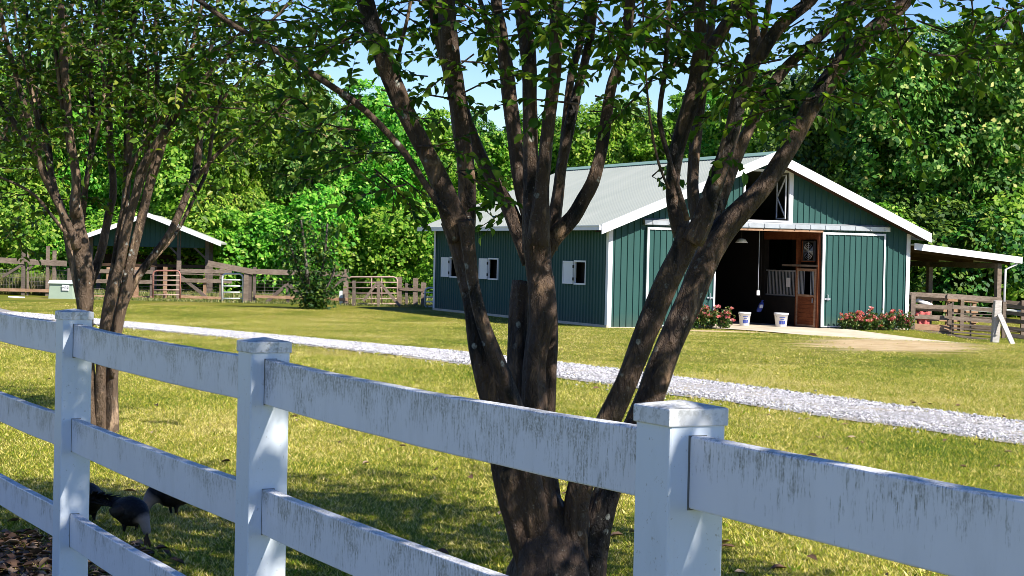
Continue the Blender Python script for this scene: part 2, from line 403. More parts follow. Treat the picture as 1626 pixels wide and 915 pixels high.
hs = wt.nodes.new('ShaderNodeHueSaturation'); hs.inputs['Saturation'].default_value = 1.28; hs.inputs['Hue'].default_value = 0.522
wt.links.new(sk.outputs[0], hs.inputs['Color']); wt.links.new(hs.outputs[0], bg.inputs[0]); bg.inputs[1].default_value = 0.088
cam = bpy.data.cameras.new('camera'); co = bpy.data.objects.new('camera', cam); COL.objects.link(co)
R = Matrix((cR, cU, -cF)).transposed().to_4x4(); R.translation = (0, 0, CAMZ)
co.matrix_world = R
cam.sensor_width = 36; cam.lens = 36 * FPX / 1626.0; cam.clip_end = 3000; cam.clip_start = 0.05
S.camera = co
S.view_settings.view_transform = 'Standard'; S.view_settings.look = 'None'
S.view_settings.exposure = 1.0; S.view_settings.gamma = 1.0
S.render.engine = 'CYCLES'; S.cycles.use_denoising = True; S.cycles.filter_width = 0.85
S.cycles.max_bounces = 8; S.cycles.transparent_max_bounces = 4
S.render.resolution_x = 1024; S.render.resolution_y = 576

# ------------------------------------------------------------------ ground, road, apron
def grid_axis(lo, hi, fine_lo, fine_hi, fs, cs):
    a = list(np.arange(lo, fine_lo, cs)) + list(np.arange(fine_lo, fine_hi, fs)) + list(np.arange(fine_hi, hi + cs, cs))
    return np.array(a)
def build_ground():
    xs = grid_axis(-600, 600, -40, 50, 1.0, 40); ys = grid_axis(-60, 1000, -4, 100, 1.0, 40)
    X, Y = np.meshgrid(xs, ys); Z = gz_arr(X, Y)
    V = np.stack([X, Y, Z], -1).reshape(-1, 3); nx, ny = len(xs), len(ys)
    i, j = np.meshgrid(np.arange(nx - 1), np.arange(ny - 1)); a = (j * nx + i).ravel()
    F = np.stack([a, a + 1, a + nx + 1, a + nx], -1)
    o = link('ground', np_mesh('ground', V, F), M['ground'], smooth=True); tag(o, kind='structure')
build_ground()

RD = Vector((-0.4588, 0.8885)); RN = Vector((0.8885, 0.4588))   # the drive runs parallel to the white fence
R0 = Vector((5.15, 18.7))
RHW = 0.88
def build_road():
    mb = MB(); n = 160; prev = None
    for i in range(n + 1):
        s = -24 + i * 0.55
        c = R0 + RD * s
        row = []
        for k in range(9):
            w = (k / 4 - 1) * (RHW + 0.05) + (noise.noise(Vector((s * 0.9, k // 8 * 7.0, 3))) * 0.22 if k in (0, 8) else 0)
            p = c + RN * w
            row.append((p.x, p.y, gz(p.x, p.y) + 0.012 + 0.02 * (1 - ((k - 4) / 4) ** 2)))
        b = len(mb.v); mb.v += row
        if i:
            for k in range(8): mb.f.append((b - 9 + k, b - 9 + k + 1, b + k + 1, b + k))
    tag(mb.build('gravel_drive', M['gravel'], smooth=True), kind='structure')
    # loose stones
    rs = np.random.RandomState(3)
    N = 90000
    s = -14 + 62 * rs.rand(N) ** 1.15; w = rs.randn(N) * 0.42
    w = np.clip(w, -1.35, 1.35)
    mix = rs.rand(N) < 0.65; w[mix] = (rs.rand(mix.sum()) * 2 - 1) * RHW
    x = R0.x + RD.x * s + RN.x * w; y = R0.y + RD.y * s + RN.y * w
    r = (0.007 + 0.012 * rs.rand(N) ** 1.5) * (1 + np.clip(y - 20, 0, 40) * 0.012)
    z = gz_arr(x, y) + 0.022 * (np.abs(w) < RHW) + r * 0.35
    octa = np.array([(1, 0, 0), (0, 1, 0), (-1, 0, 0), (0, -1, 0), (0, 0, 1), (0, 0, -1)], float)
    ang = rs.rand(N) * 2 * PI; ca, sa = np.cos(ang), np.sin(ang)
    P = octa[None] * (0.6 + 0.8 * rs.rand(N, 6, 1)) * r[:, None, None]
    P[:, :, 2] *= 0.75
    Q = np.empty_like(P); Q[:, :, 0] = P[:, :, 0] * ca[:, None] - P[:, :, 1] * sa[:, None]; Q[:, :, 1] = P[:, :, 0] * sa[:, None] + P[:, :, 1] * ca[:, None]; Q[:, :, 2] = P[:, :, 2]
    Q += np.stack([x, y, z], -1)[:, None]
    T = np.array([(0, 1, 4), (1, 2, 4), (2, 3, 4), (3, 0, 4), (1, 0, 5), (2, 1, 5), (3, 2, 5), (0, 3, 5)])
    F = (T[None] + 6 * np.arange(N)[:, None, None]).reshape(-1, 3)
    o = link('loose_gravel', np_mesh('loose_gravel', Q.reshape(-1, 3), F), M['stone'])
    tag(o, 'loose pale stones strewn over the gravel drive', 'gravel', kind='stuff')
build_road()

def bw_(u, v, z=0.0):
    p = BC + BU * u + BV * v; return Vector((p.x, p.y, BC.z + z))
def ground_sheet(name, outline, mat, dz):
    """fan of fine strips following the ground"""
    us = [p[0] for p in outline]; n = 40
    mb = MB()
    (a, b, c, d) = outline
    for i in range(n + 1):
        for j in range(n + 1):
            s, t = i / n, j / n
            u = (a[0] * (1 - s) + b[0] * s) * (1 - t) + (d[0] * (1 - s) + c[0] * s) * t
            v = (a[1] * (1 - s) + b[1] * s) * (1 - t) + (d[1] * (1 - s) + c[1] * s) * t
            p = bw_(u, v); mb.v.append((p.x, p.y, gz(p.x, p.y) + dz))
    for i in range(n):
        for j in range(n):
            k = i * (n + 1) + j; mb.f.append((k, k + n + 1, k + n + 2, k + 1))
    o = mb.build(name, mat, smooth=True); tag(o, kind='structure'); return o
ground_sheet('concrete_apron', [(3.6, -0.12), (8.6, -0.12), (10.9, -4.6), (5.2, -4.4)], M['concrete'], 0.03)

# ------------------------------------------------------------------ grass
def build_grass():
    rs = np.random.RandomState(11)
    def blades(N, y0, y1, dens_pow, hgt, wid, xm=1.25):
        q = rs.rand(N)
        p = 2 - dens_pow
        y = (y0 ** p + q * (y1 ** p - y0 ** p)) ** (1 / p)
        x = (rs.rand(N) * 2 - 1) * y * 0.276 * xm + 0.0
        s = (x - R0.x) * RN.x + (y - R0.y) * RN.y
        keep = np.abs(s) > RHW - 0.05 + 0.25 * rs.rand(N) ** 2
        keep |= rs.rand(N) < 0.012
        lx, ly = (x + 3.2) / 1.5, (y - 9.7) / 1.25
        keep &= ~((lx * lx + ly * ly < 1.0) & (rs.rand(N) < 0.85))
        u = (x - BC.x) * BU.x + (y - BC.y) * BU.y; v = (x - BC.x) * BV.x + (y - BC.y) * BV.y
        keep &= ~((u > 3.4 - .42 * v * 0.9) & (u < 8.7 - .5 * v) & (v > -4.7) & (v < 1))
        keep &= ~((v > -0.05) & (u > -0.05) & (v < 16) & (u < 16))
        xr = (x - 9.3) - (y - 45.5) * .2; dd = (xr / 2.3) ** 2 + ((y - 45.5) / 8.6) ** 2
        nz = np.sin(x * 1.9 + 1.3 * np.sin(y * 1.1)) * .30 + np.sin(y * 1.7 + x * .8) * .28 + rs.randn(N) * .22
        keep &= ~((dd + nz < 1) & (rs.rand(N) < 0.985))
        d2 = ((x - 6.6) / 3.4) ** 2 + ((y - 57.6) / 1.6) ** 2
        keep &= ~((d2 + nz < 1) & (rs.rand(N) < 0.93))
        x, y = x[keep], y[keep]; n = len(x)
        z = gz_arr(x, y) - 0.004
        f = 1 + np.clip(y - 12, 0, 60) * 0.014
        cl = np.array([noise.noise((a * 0.9, b * 0.9, 1.3)) for a, b in zip(x[::1], y[::1])]) if n < 90000 else 0.0
        h = hgt * (0.45 + 0.9 * rs.rand(n)) * f * (1 + 0.5 * cl); w = wid * (0.6 + 0.8 * rs.rand(n)) * f
        a = rs.rand(n) * 2 * PI; la = rs.rand(n) * 2 * PI; lean = h * (0.3 + 1.3 * rs.rand(n))
        dx, dy = np.cos(a) * w / 2, np.sin(a) * w / 2
        V = np.empty((n, 3, 3))
        V[:, 0] = np.stack([x - dx, y - dy, z], -1); V[:, 1] = np.stack([x + dx, y + dy, z], -1)
        V[:, 2] = np.stack([x + np.cos(la) * lean, y + np.sin(la) * lean, z + h], -1)
        return V.reshape(-1, 3)
    A = [blades(560000, 9.0, 30, 1.5, 0.023, 0.0075), blades(220000, 30, 74, 1.6, 0.020, 0.009)]
    # taller tufts and broad weeds scattered through the mown turf
    T = 900; ty = 9.5 + 32 * rs.rand(T) ** 1.3; tx = (rs.rand(T) * 2 - 1) * ty * .33
    sd = (tx - R0.x) * RN.x + (ty - R0.y) * RN.y; ok = np.abs(np.abs(sd) - RHW) > -.1; ok &= np.abs(sd) > RHW * .8
    tx, ty = np.concatenate([tx[ok], R0.x + RD.x * np.arange(-10, 26, .11) + RN.x * RHW * 1.06 * np.sign(rs.randn(328))]), np.concatenate([ty[ok], R0.y + RD.y * np.arange(-10, 26, .11) + RN.y * RHW * 1.06 * np.sign(rs.randn(328))])
    n = len(tx) * 14; cx, cy = np.repeat(tx, 14) + rs.randn(n) * .035, np.repeat(ty, 14) + rs.randn(n) * .035
    h = .018 + .028 * rs.rand(n); a = rs.rand(n) * 2 * PI; w = .006 + .006 * rs.rand(n); z = gz_arr(cx, cy)
    Vt = np.empty((n, 3, 3)); Vt[:, 0] = np.stack([cx - np.cos(a) * w, cy - np.sin(a) * w, z], -1); Vt[:, 1] = np.stack([cx + np.cos(a) * w, cy + np.sin(a) * w, z], -1)
    la = rs.rand(n) * 2 * PI; Vt[:, 2] = np.stack([cx + np.cos(la) * h * .8, cy + np.sin(la) * h * .8, z + h], -1)
    A.append(Vt.reshape(-1, 3))
    V = np.concatenate(A)
    F = np.arange(len(V)).reshape(-1, 3)
    o = link('grass', np_mesh('grass', V, F), M['grass'])
    tag(o, 'mown lawn grass, patchy green and straw', 'grass', kind='stuff')
build_grass()

def leaf_quads(P, D, N, L, Wd, six=True, fold=0.25):
    """P base points, D unit directions, N approx normals, L lengths, Wd widths -> V, F (quads)"""
    P = np.asarray(P); D = np.asarray(D); N = np.asarray(N)
    D = D / (np.linalg.norm(D, axis=1, keepdims=True) + 1e-9)
    Sd = np.cross(D, N); Sd /= (np.linalg.norm(Sd, axis=1, keepdims=True) + 1e-9)
    N = np.cross(Sd, D)
    L = L[:, None]; Wd = Wd[:, None]; n = len(P)
    if six:
        up = N * Wd * fold
        V = np.stack([P, P + D * L * .32 - Sd * Wd * .5 + up, P + D * L * .68 - Sd * Wd * .40 + up * .8, P + D * L - N * L * .12,
                      P + D * L * .68 + Sd * Wd * .40 + up * .8, P + D * L * .32 + Sd * Wd * .5 + up], 1)
        F = np.array([(0, 1, 2, 3), (0, 3, 4, 5)])
    else:
        V = np.stack([P, P + D * L * .5 - Sd * Wd * .5, P + D * L, P + D * L * .5 + Sd * Wd * .5], 1)
        F = np.array([(0, 1, 2, 3)])
    k = V.shape[1]
    return V.reshape(-1, 3), (F[None] + k * np.arange(n)[:, None, None]).reshape(-1, 4)

def litter():
    rs = np.random.RandomState(5); N = 1500
    a = rs.rand(N) * 2 * PI; r = np.sqrt(rs.rand(N))
    x = -3.2 + 1.45 * r * np.cos(a); y = 9.7 + 1.2 * r * np.sin(a)
    P = np.stack([x, y, gz_arr(x, y) + 0.006 + 0.02 * rs.rand(N)], -1)
    K = 170; ky = 9.6 + 14 * rs.rand(K); kx = (rs.rand(K) * 2 - 1) * ky * .32; P = np.concatenate([P, np.stack([kx, ky, gz_arr(kx, ky) + .012 + .012 * rs.rand(K)], -1)]); N += K
    D = np.stack([rs.randn(N), rs.randn(N), rs.randn(N) * .15], -1); Nn = np.stack([rs.randn(N) * .3, rs.randn(N) * .3, np.ones(N)], -1)
    V, F = leaf_quads(P, D, Nn, 0.05 + 0.06 * rs.rand(N), 0.025 + 0.03 * rs.rand(N))
    tag(link('leaf_litter', np_mesh('leaf_litter', V, F), M['litter']), 'dry brown leaf litter below the white fence', 'leaf litter', kind='stuff')
litter()

# ------------------------------------------------------------------ white rail fence
FD = Vector((-0.4536, 0.8912, 0)); FN = Vector((-0.8912, -0.4536, 0)); F0 = Vector((0.3351, 3.63, 0)); FL = 2.438
def white_fence():
    ang = math.atan2(FD.y, FD.x)
    root = thing('white_rail_fence', 'white three rail vinyl fence with square capped posts and mildew streaks', 'fence', F0, ang)
    # local x along the fence (away), y towards -FN side
    random.seed(3)
    for k in range(-2, 6):
        x = k * FL; h = 0.0635
        p = MB(); p.box(x - h, x + h, -h, h, -0.25, 1.38)
        po = p.build('fence_post', M['post'], root, bevel=0.005)
        for zt in (1.355, 0.952, 0.545):
            sl = MB(); sl.box(x - h - .0012, x + h + .0012, -.0206, .0206, zt - .142, zt + .002); sl.build('rail_slot', M['slot'], po)
        c = MB(); e = h + 0.0045
        c.box(x - e, x + e, -e, e, 1.374, 1.409)
        b = len(c.v); c.v += [(x - e + .004, -e + .004, 1.4095), (x + e - .004, -e + .004, 1.4095), (x + e - .004, e - .004, 1.4095), (x - e + .004, e - .004, 1.4095), (x, 0, 1.421)]
        c.f += [(b, b + 1, b + 4), (b + 1, b + 2, b + 4), (b + 2, b + 3, b + 4), (b + 3, b, b + 4)]
        c.build('post_cap', M['cap'], po, bevel=0.003)
    for k in range(-2, 5):
        for zt in (1.355, 0.952, 0.545):
            x0, x1 = k * FL + 0.0635, (k + 1) * FL - 0.0635
            m = MB(); n = 10; sag = random.uniform(0.004, 0.012); wv = random.uniform(-0.004, 0.004)
            rows = []
            for i in range(n + 1):
                t = i / n; xx = x0 + (x1 - x0) * t; dz = -sag * 4 * t * (1 - t) + random.uniform(-.0012, .0012); dy = wv * math.sin(t * 6)
                b = len(m.v)
                m.v += [(xx, -0.019 + dy, zt - 0.14 + dz), (xx, 0.019 + dy, zt - 0.14 + dz), (xx, 0.019 + dy, zt + dz), (xx, -0.019 + dy, zt + dz)]
                if i:
                    a = b - 4
                    for q in range(4):
                        q2 = (q + 1) % 4; m.f.append((a + q, a + q2, b + q2, b + q))
            m.f.append((3, 2, 1, 0)); e = len(m.v) - 4; m.f.append((e, e + 1, e + 2, e + 3))
            bm_fix(m).build('rail', M['vinyl'], root, bevel=0.004)
def bm_fix(m):
    bm = bmesh.new(); vs = [bm.verts.new(v) for v in m.v]
    for f in m.f: bm.faces.new([vs[i] for i in f])
    bmesh.ops.recalc_face_normals(bm, faces=bm.faces[:])
    bm.verts.index_update()
    m.v = [tuple(v.co) for v in bm.verts]; m.f = [tuple(v.index for v in f.verts) for f in bm.faces]
    bm.free(); return m
white_fence()

# ------------------------------------------------------------------ crape myrtles
def catmull(pts, step):
    P = [np.array(p, float) for p in pts]
    P = [2 * P[0] - P[1]] + P + [2 * P[-1] - P[-2]]
    out = []
    for i in range(1, len(P) - 2):
        p0, p1, p2, p3 = P[i - 1:i + 3]
        n = max(2, int(np.linalg.norm((p2 - p1)[:3]) / step))
        for k in range(n):
            t = k / n
            out.append(0.5 * ((2 * p1) + (-p0 + p2) * t + (2 * p0 - 5 * p1 + 4 * p2 - p3) * t ** 2 + (-p0 + 3 * p1 - 3 * p2 + p3) * t ** 3))
    out.append(P[-2]); return out

def limb_tube(mb, pts, sides, step, seed, lump=0.10, knots=True):
    """pts: (x,y,z,r)"""
    C = catmull(pts, step); path = [Vector(c[:3]) for c in C]
    ph = seed * 1.7
    radii = []
    for i, c in enumerate(C):
        r0 = max(c[3], 0.002)
        def rf(a, i, r0=r0, c=c):
            q = Vector((math.cos(a) * 1.3 + ph, math.sin(a) * 1.3, c[2] * 2.2))
            f = 1 + lump * 1.6 * noise.noise(q) + lump * 0.7 * noise.noise(q * 3.1)
            f += lump * 0.6 * math.sin(3 * a + ph + c[2] * 2.0)
            if c[2] < 1.0 and sides > 14: f += 0.10 * (1 - c[2]) * math.sin(7 * a + ph + c[2] * 1.5 + 2 * noise.noise(Vector((c[2] * 2, ph, a))))
            if knots:
                kn = noise.noise(Vector((ph * 3, c[2] * 4.5, 0.5 + math.cos(a) * .35)))
                f += 0.30 * max(0, kn - 0.38)
            return r0 * f
        radii.append(rf)
    mb.tube(path, radii, sides)
    return C

def twig_leaves(acc, tw, start, direc, length, rs, leafL, droop=0.25, dens=1.0, subs=3):
    """leafy twig: thin tube plus leaves; acc = (P,D,N,L,W lists)"""
    def one(p, d, ln, r, nsub):
        d = d / (np.linalg.norm(d) + 1e-9); n = max(3, int(ln / 0.09)); pts = [p.copy()]; dirs = []
        for i in range(n):
            d = d + np.array([0, 0, -droop * 0.12]) + rs.randn(3) * 0.10; d /= np.linalg.norm(d)
            pts.append(pts[-1] + d * ln / n); dirs.append(d)
        tw.tube(pts, [r * (1 - 0.75 * i / n) for i in range(n + 1)], 3, False)
        m = int(ln / 0.030 * dens); side = 1
        for i in range(m):
            t = (0.15 + 0.85 * (i + rs.rand()) / m) * (n - 1e-3); k = int(t)
            q = pts[k] + (pts[k + 1] - pts[k]) * (t - k); dd = dirs[k]
            sd = np.cross(dd, [0, 0, 1.0]) + rs.randn(3) * .25; sd /= (np.linalg.norm(sd) + 1e-9); side = -side
            acc[0].append(q); acc[1].append(dd * (0.5 + .3 * rs.rand()) + sd * side * 0.9 + np.array([0, 0, -0.25]) + rs.randn(3) * .25)
            acc[2].append(np.array([0, 0, 1.0]) + rs.randn(3) * 0.45)
            L = leafL * (0.6 + 0.6 * rs.rand()); acc[3].append(L); acc[4].append(L * (0.48 + 0.14 * rs.rand()))
        for j in range(nsub):
            t = 0.25 + 0.65 * rs.rand(); k = int(t * n)
            dd = dirs[k] + rs.randn(3) * 0.75
            one(np.array(pts[k]), dd, ln * (0.35 + 0.3 * rs.rand()), r * .6, 0)
    one(np.array(start, float), np.array(direc, float), length, 0.004 + 0.004 * length, subs)

def finish_tree(root, base, mb, tw, acc, bark, leaf, part='crown'):
    off = Vector(base)
    mb.v = [tuple(Vector(v) - off) for v in mb.v]
    trunk = mb.build('trunk', bark, root, smooth=True)
    tw.v = [tuple(Vector(v) - off) for v in tw.v]
    if tw.v: tw.build('twigs', bark, trunk, smooth=True)
    V, F = leaf_quads(np.array(acc[0]) - np.array(off), acc[1], acc[2], np.array(acc[3]), np.array(acc[4]))
    link(part, np_mesh(part, V, F), leaf, root)
    return len(acc[0])

def px_path(pts, D0, dD, base_py=960.0, ws=0.82):
    """pixel polyline with widths -> (x,y,z,r); the limb drifts dD metres in depth towards its top"""
    out = []
    for (px, py, w) in pts:
        t = min(1.3, max(0, (base_py - py) / 960.0)); D = D0 + dD * t
        p = at(px, py, D); out.append((p.x, p.y, p.z, w * ws * D / FPX / 2))
    return out

def extend(path, zmax, rs, spread, wander=0.25):
    """carry a limb on upwards above its traced end"""
    p = np.array(path[-1][:3]); r = path[-1][3]; d = p - np.array(path[-2][:3]); d /= np.linalg.norm(d)
    out = list(path); n = 0
    while p[2] < zmax and n < 14:
        d = d + np.array([spread[0] * .1, spread[1] * .1, 0.10]) + rs.randn(3) * wander * 0.4; d /= np.linalg.norm(d)
        p = p + d * 0.42; r = max(0.006, r * 0.84); out.append((*p, r)); n += 1
    return out

def canopy(tw, acc, mb, limbs, rs, zlo, zhi, leafL, n_side, reach, twig_p=1.0, dens=1.0, zfull=None, zside=None, tmax=None):
    """side branches and leafy twigs along the limbs"""
    for li, C in enumerate(limbs):
        for i, c in enumerate(C[:-1]):
            if c[2] < zlo: continue
            fz = 1.0 if zfull is None else min(1.0, max(0.06, (c[2] - zlo) / (zfull - zlo)))
            if rs.rand() < twig_p * fz:
                a = rs.rand() * 2 * PI
                twig_leaves(acc, tw, c[:3], (math.cos(a), math.sin(a), 0.15 + rs.rand() * .5), 0.25 + 0.45 * rs.rand(), rs, leafL, 0.35, dens, 2)
            if c[2] > (zside or zlo) and rs.rand() < n_side:
                a = rs.rand() * 2 * PI; ln = reach * (0.4 + 0.6 * rs.rand())
                d = np.array([math.cos(a), math.sin(a), 0.45 + 0.3 * rs.rand()]); p = np.array(c[:3]); pts = [(*p, max(0.006, c[3] * .4))]
                m = max(3, int(ln / .3))
                for k in range(m):
                    d = d + np.array([0, 0, -0.12]) + rs.randn(3) * .13; d /= np.linalg.norm(d)
                    p = p + d * ln / m; pts.append((*p, max(0.004, c[3] * .4 * (1 - (k + 1) / m * .8))))
                    for _ in range(2 if k else 1):
                        b = rs.rand() * 2 * PI
                        twig_leaves(acc, tw, p, d * .5 + np.array([math.cos(b), math.sin(b), rs.randn() * .3]), 0.22 + .4 * rs.rand(), rs, leafL, 0.4, dens, 2)
                mb.tube([q[:3] for q in pts], [q[3] for q in pts], 5)

def bulk(acc, rs, c, r, ncl, per, leafL, visible=False, sig=.17):
    n = 0
    while n < ncl:
        d = rs.randn(3); d /= np.linalg.norm(d); q = np.array(c) + d * np.array(r) * (0.45 + .55 * rs.rand() ** .5)
        if not visible and q[2] < CAMZ + q[1] * .142 + .25: 
            n += 1; continue
        if q[2] < 2.2: continue
        n += 1
        P = q + rs.randn(per, 3) * sig; P[:, 2] = np.maximum(P[:, 2], 2.0); L = leafL * (0.6 + .6 * rs.rand(per))
        acc[0].extend(P); acc[1].extend(rs.randn(per, 3) + [0, 0, -.3]); acc[2].extend(rs.randn(per, 3) * .5 + [0, 0, 1]); acc[3].extend(L); acc[4].extend(L * .54)

def near_tree():
    D0 = 9.0; rs = np.random.RandomState(21)
    base = at(880, 962, D0); base.z = 0
    root = thing('crape_myrtle', 'big multi-stemmed crape myrtle with dark lichened bark in the middle, nearest behind the white fence', 'tree', base)
    T = [  # (points (px,py,width), depth drift, carry on above the frame)
        ([(885, 1000, 215), (885, 940, 185), (884, 890, 165), (878, 850, 128), (872, 810, 70), (870, 780, 30)], 0.1, 0),
        # left pair
        ([(858, 985, 96), (852, 900, 84), (834, 850, 72), (806, 742, 60), (786, 640, 52), (768, 570, 44), (757, 500, 40), (745, 440, 42), (733, 385, 48), (724, 350, 56)], -0.35, 0),
        ([(862, 900, 60), (846, 780, 46), (826, 680, 36), (802, 605, 32), (784, 560, 28), (764, 505, 26), (752, 455, 24), (744, 400, 26), (738, 350, 30)], -0.55, 0),
        ([(730, 380, 50), (712, 330, 44), (690, 270, 35), (650, 190, 33), (615, 110, 34), (590, 40, 34), (572, -25, 30)], -0.4, 1),
        ([(736, 385, 40), (742, 330, 36), (738, 250, 34), (724, 145, 36), (712, 70, 38), (706, -20, 32)], -0.2, 1),
        ([(730, 170, 26), (712, 110, 24), (695, 50, 22), (680, -25, 20)], -0.1, 1),
        ([(712, 345, 16), (690, 315, 14), (670, 285, 13), (640, 240, 14), (600, 195, 13), (560, 160, 13), (500, 120, 12), (430, 75, 11), (370, 40, 10), (315, 0, 9), (270, -30, 8)], -0.6, 1),
        ([(622, 130, 9), (640, 60, 7), (655, -10, 6)], -0.4, 1),
        # limb leaning across to the centre stem
        ([(846, 415, 36), (826, 372, 32), (806, 325, 28), (783, 285, 25), (760, 240, 24), (742, 190, 21), (728, 130, 18), (716, 60, 16), (712, -20, 14)], 0.35, 1),
        # sawn stub
        ([(848, 760, 50), (836, 690, 42), (826, 620, 40), (823, 540, 38), (824, 480, 35), (827, 446, 33)], 0.25, 0),
        # centre stem
        ([(880, 985, 100), (872, 890, 84), (860, 780, 62), (852, 690, 52), (847, 600, 44), (852, 550, 44), (860, 500, 50), (858, 462, 48), (852, 420, 46), (850, 380, 48), (852, 340, 46)], 0.0, 0),
        ([(850, 400, 46), (846, 350, 40), (844, 290, 30), (842, 183, 28), (840, 92, 29), (833, 37, 28), (825, -20, 26)], 0.05, 1),
        ([(854, 390, 44), (858, 340, 36), (861, 295, 29), (870, 206, 26), (880, 115, 25), (884, 0, 26), (884, -20, 26)], -0.25, 1),
        ([(846, 360, 30), (836, 330, 28), (826, 290, 26), (812, 183, 28), (803, 105, 27), (796, 55, 25), (787, -20, 22)], 0.3, 1),
        ([(800, 85, 13), (785, 60, 11), (773, 35, 10), (756, -20, 8)], 0.35, 1),
        ([(858, 700, 46), (868, 600, 34), (874, 520, 28), (868, 440, 30)], 0.3, 0),
        ([(872, 395, 34), (880, 350, 26), (886, 310, 20), (893, 257, 18), (907, 183, 20), (927, 105, 17), (939, 46, 16), (942, -20, 15)], 0.2, 1),
        ([(884, 345, 18), (890, 290, 15), (897, 210, 16), (907, 119, 15), (921, 70, 14), (938, -20, 12)], 0.5, 1),
        ([(856, 412, 44), (872, 385, 38), (890, 365, 33), (909, 345, 30), (926, 315, 27), (940, 290, 26), (953, 245, 22), (960, 206, 21), (971, 138, 20), (992, 75, 20), (1004, -20, 18)], 0.1, 1),
        # right pair
        ([(900, 985, 80), (908, 900, 66), (912, 840, 52), (916, 790, 44), (938, 722, 45), (970, 655, 43), (1003, 580, 42), (1029, 518, 43), (1058, 455, 44), (1086, 400, 47), (1098, 365, 50)], -0.3, 0),
        ([(918, 985, 90), (932, 900, 72), (950, 835, 60), (966, 780, 52), (994, 715, 54), (1030, 640, 54), (1059, 560, 52), (1091, 488, 51), (1120, 415, 53), (1150, 365, 48), (1182, 330, 42), (1215, 293, 35), (1260, 220, 33), (1300, 150, 36), (1345, 90, 38), (1392, 42, 30), (1432, 8, 24), (1460, -25, 20)], 0.35, 1),
        ([(1094, 400, 40), (1078, 352, 36), (1068, 305, 26), (1074, 240, 27), (1094, 170, 30), (1108, 105, 28), (1112, 50, 23), (1113, -20, 20)], -0.2, 1),
        ([(1108, 110, 25), (1135, 68, 24), (1165, 20, 23), (1190, -25, 20)], -0.1, 1),
        ([(1100, 385, 42), (1116, 350, 40), (1132, 300, 36), (1160, 220, 30), (1180, 140, 30), (1200, 90, 32)], -0.4, 0),
        ([(1200, 95, 26), (1196, 40, 20), (1188, -25, 18)], -0.4, 1),
        ([(1204, 95, 26), (1240, 42, 24), (1288, 2, 22), (1312, -25, 20)], -0.5, 1),
        ([(1206, 85, 14), (1216, 40, 13), (1226, -25, 12)], -0.35, 1),
        ([(1112, 360, 30), (1100, 300, 22), (1108, 200, 20), (1118, 120, 18), (1128, 50, 16), (1140, -20, 14)], 0.5, 1),
        ([(1126, 365, 34), (1148, 300, 27), (1174, 235, 24), (1196, 190, 23), (1216, 150, 22), (1250, 105, 19), (1292, 68, 16), (1330, 30, 14), (1360, -20, 12)], 0.6, 1),
        ([(1340, 100, 28), (1338, 70, 26), (1350, 30, 25), (1378, -20, 22)], 0.5, 1),
        ([(1092, 350, 11), (1080, 310, 10), (1062, 250, 9), (1047, 190, 10), (1054, 130, 10), (1060, 60, 9), (1062, -20, 8)], -0.5, 1),
        ([(1062, 300, 5), (1046, 260, 5), (1032, 190, 5), (1024, 90, 4), (1020, -20, 4)], -0.5, 0),
    ]
    mb = MB(); tw = MB(); acc = [[], [], [], [], []]; limbs = []
    for i, (pts, dD, up) in enumerate(T):
        P = px_path(pts, D0, dD)
        big = max(p[2] for p in pts) > 18
        if up:
            cx = P[-1][0] - base.x
            P = extend(P, rs.uniform(4.6, 6.6), rs, (0.5 * np.sign(cx) * min(1, abs(cx)), rs.randn() * .6))
        C = limb_tube(mb, P, (40 if pts[0][1] > 960 else 24) if big else 10, 0.035 if big else 0.08, i, 0.15 if big else 0.08)
        if up: limbs.append(C[::3])
    # root flare
    for k in range(9):
        a = k * 2 * PI / 9 + .3; r = 0.26 + 0.06 * rs.rand()
        c = Vector((base.x + .04, base.y, 0))
        mb.tube([c + Vector((math.cos(a) * r * 1.25, math.sin(a) * r * 1.25, -.10)), c + Vector((math.cos(a) * r * .75, math.sin(a) * r * .75, -.01)), c + Vector((math.cos(a) * r * .35, math.sin(a) * r * .35, .14))], [.02, .05, .05], 8)
    canopy(tw, acc, mb, limbs, rs, 2.7, 6.5, 0.066, 0.13, 1.6, 0.24, 0.9, 3.2, 3.2)
    # sprays hanging in view: (px, py, number of twigs, spread px)
    for (px, py, n, sp) in [(560, 265, 4, 30), (600, 165, 2, 30), (640, 250, 2, 25), (545, 75, 4, 50), (480, 30, 5, 60), (430, 10, 4, 60), (650, 30, 5, 50),
                            (700, 150, 3, 40), (760, 60, 6, 40), (760, 130, 3, 30), (690, 210, 2, 30), (720, 280, 3, 20), (950, 180, 4, 30), (960, 110, 5, 30), (930, 40, 7, 40), (1010, 60, 7, 40),
                            (1045, 296, 2, 12), (1060, 120, 6, 30), (1040, 30, 8, 40), (1150, 110, 5, 40), (1150, 40, 6, 40), (1240, 130, 5, 40), (1250, 195, 3, 40), (1200, 160, 3, 40), (1290, 60, 6, 40), (1180, 250, 1, 30),
                            (1330, 120, 4, 50), (1380, 80, 5, 50), (1440, 50, 6, 60), (1500, 25, 7, 60), (1560, 40, 7, 50), (1610, 30, 7, 40), (1600, 90, 2, 30), (1500, 90, 3, 50), (1440, 130, 2, 50), (1400, 170, 1, 40), (1620, 20, 6, 20),
                            (1360, 20, 8, 40), (1440, 10, 9, 50), (860, 60, 3, 40), (890, 20, 4, 30), (610, 300, 4, 30), (530, 190, 5, 40), (600, 60, 8, 40), (830, 330, 2, 14), (380, 60, 5, 40), (620, 30, 5, 50), (690, 20, 4, 40), (760, 15, 4, 40), (850, 15, 4, 40), (960, 20, 5, 40), (1030, 80, 4, 40), (470, 90, 4, 50), (410, 50, 4, 50), (1090, 30, 4, 40)]:
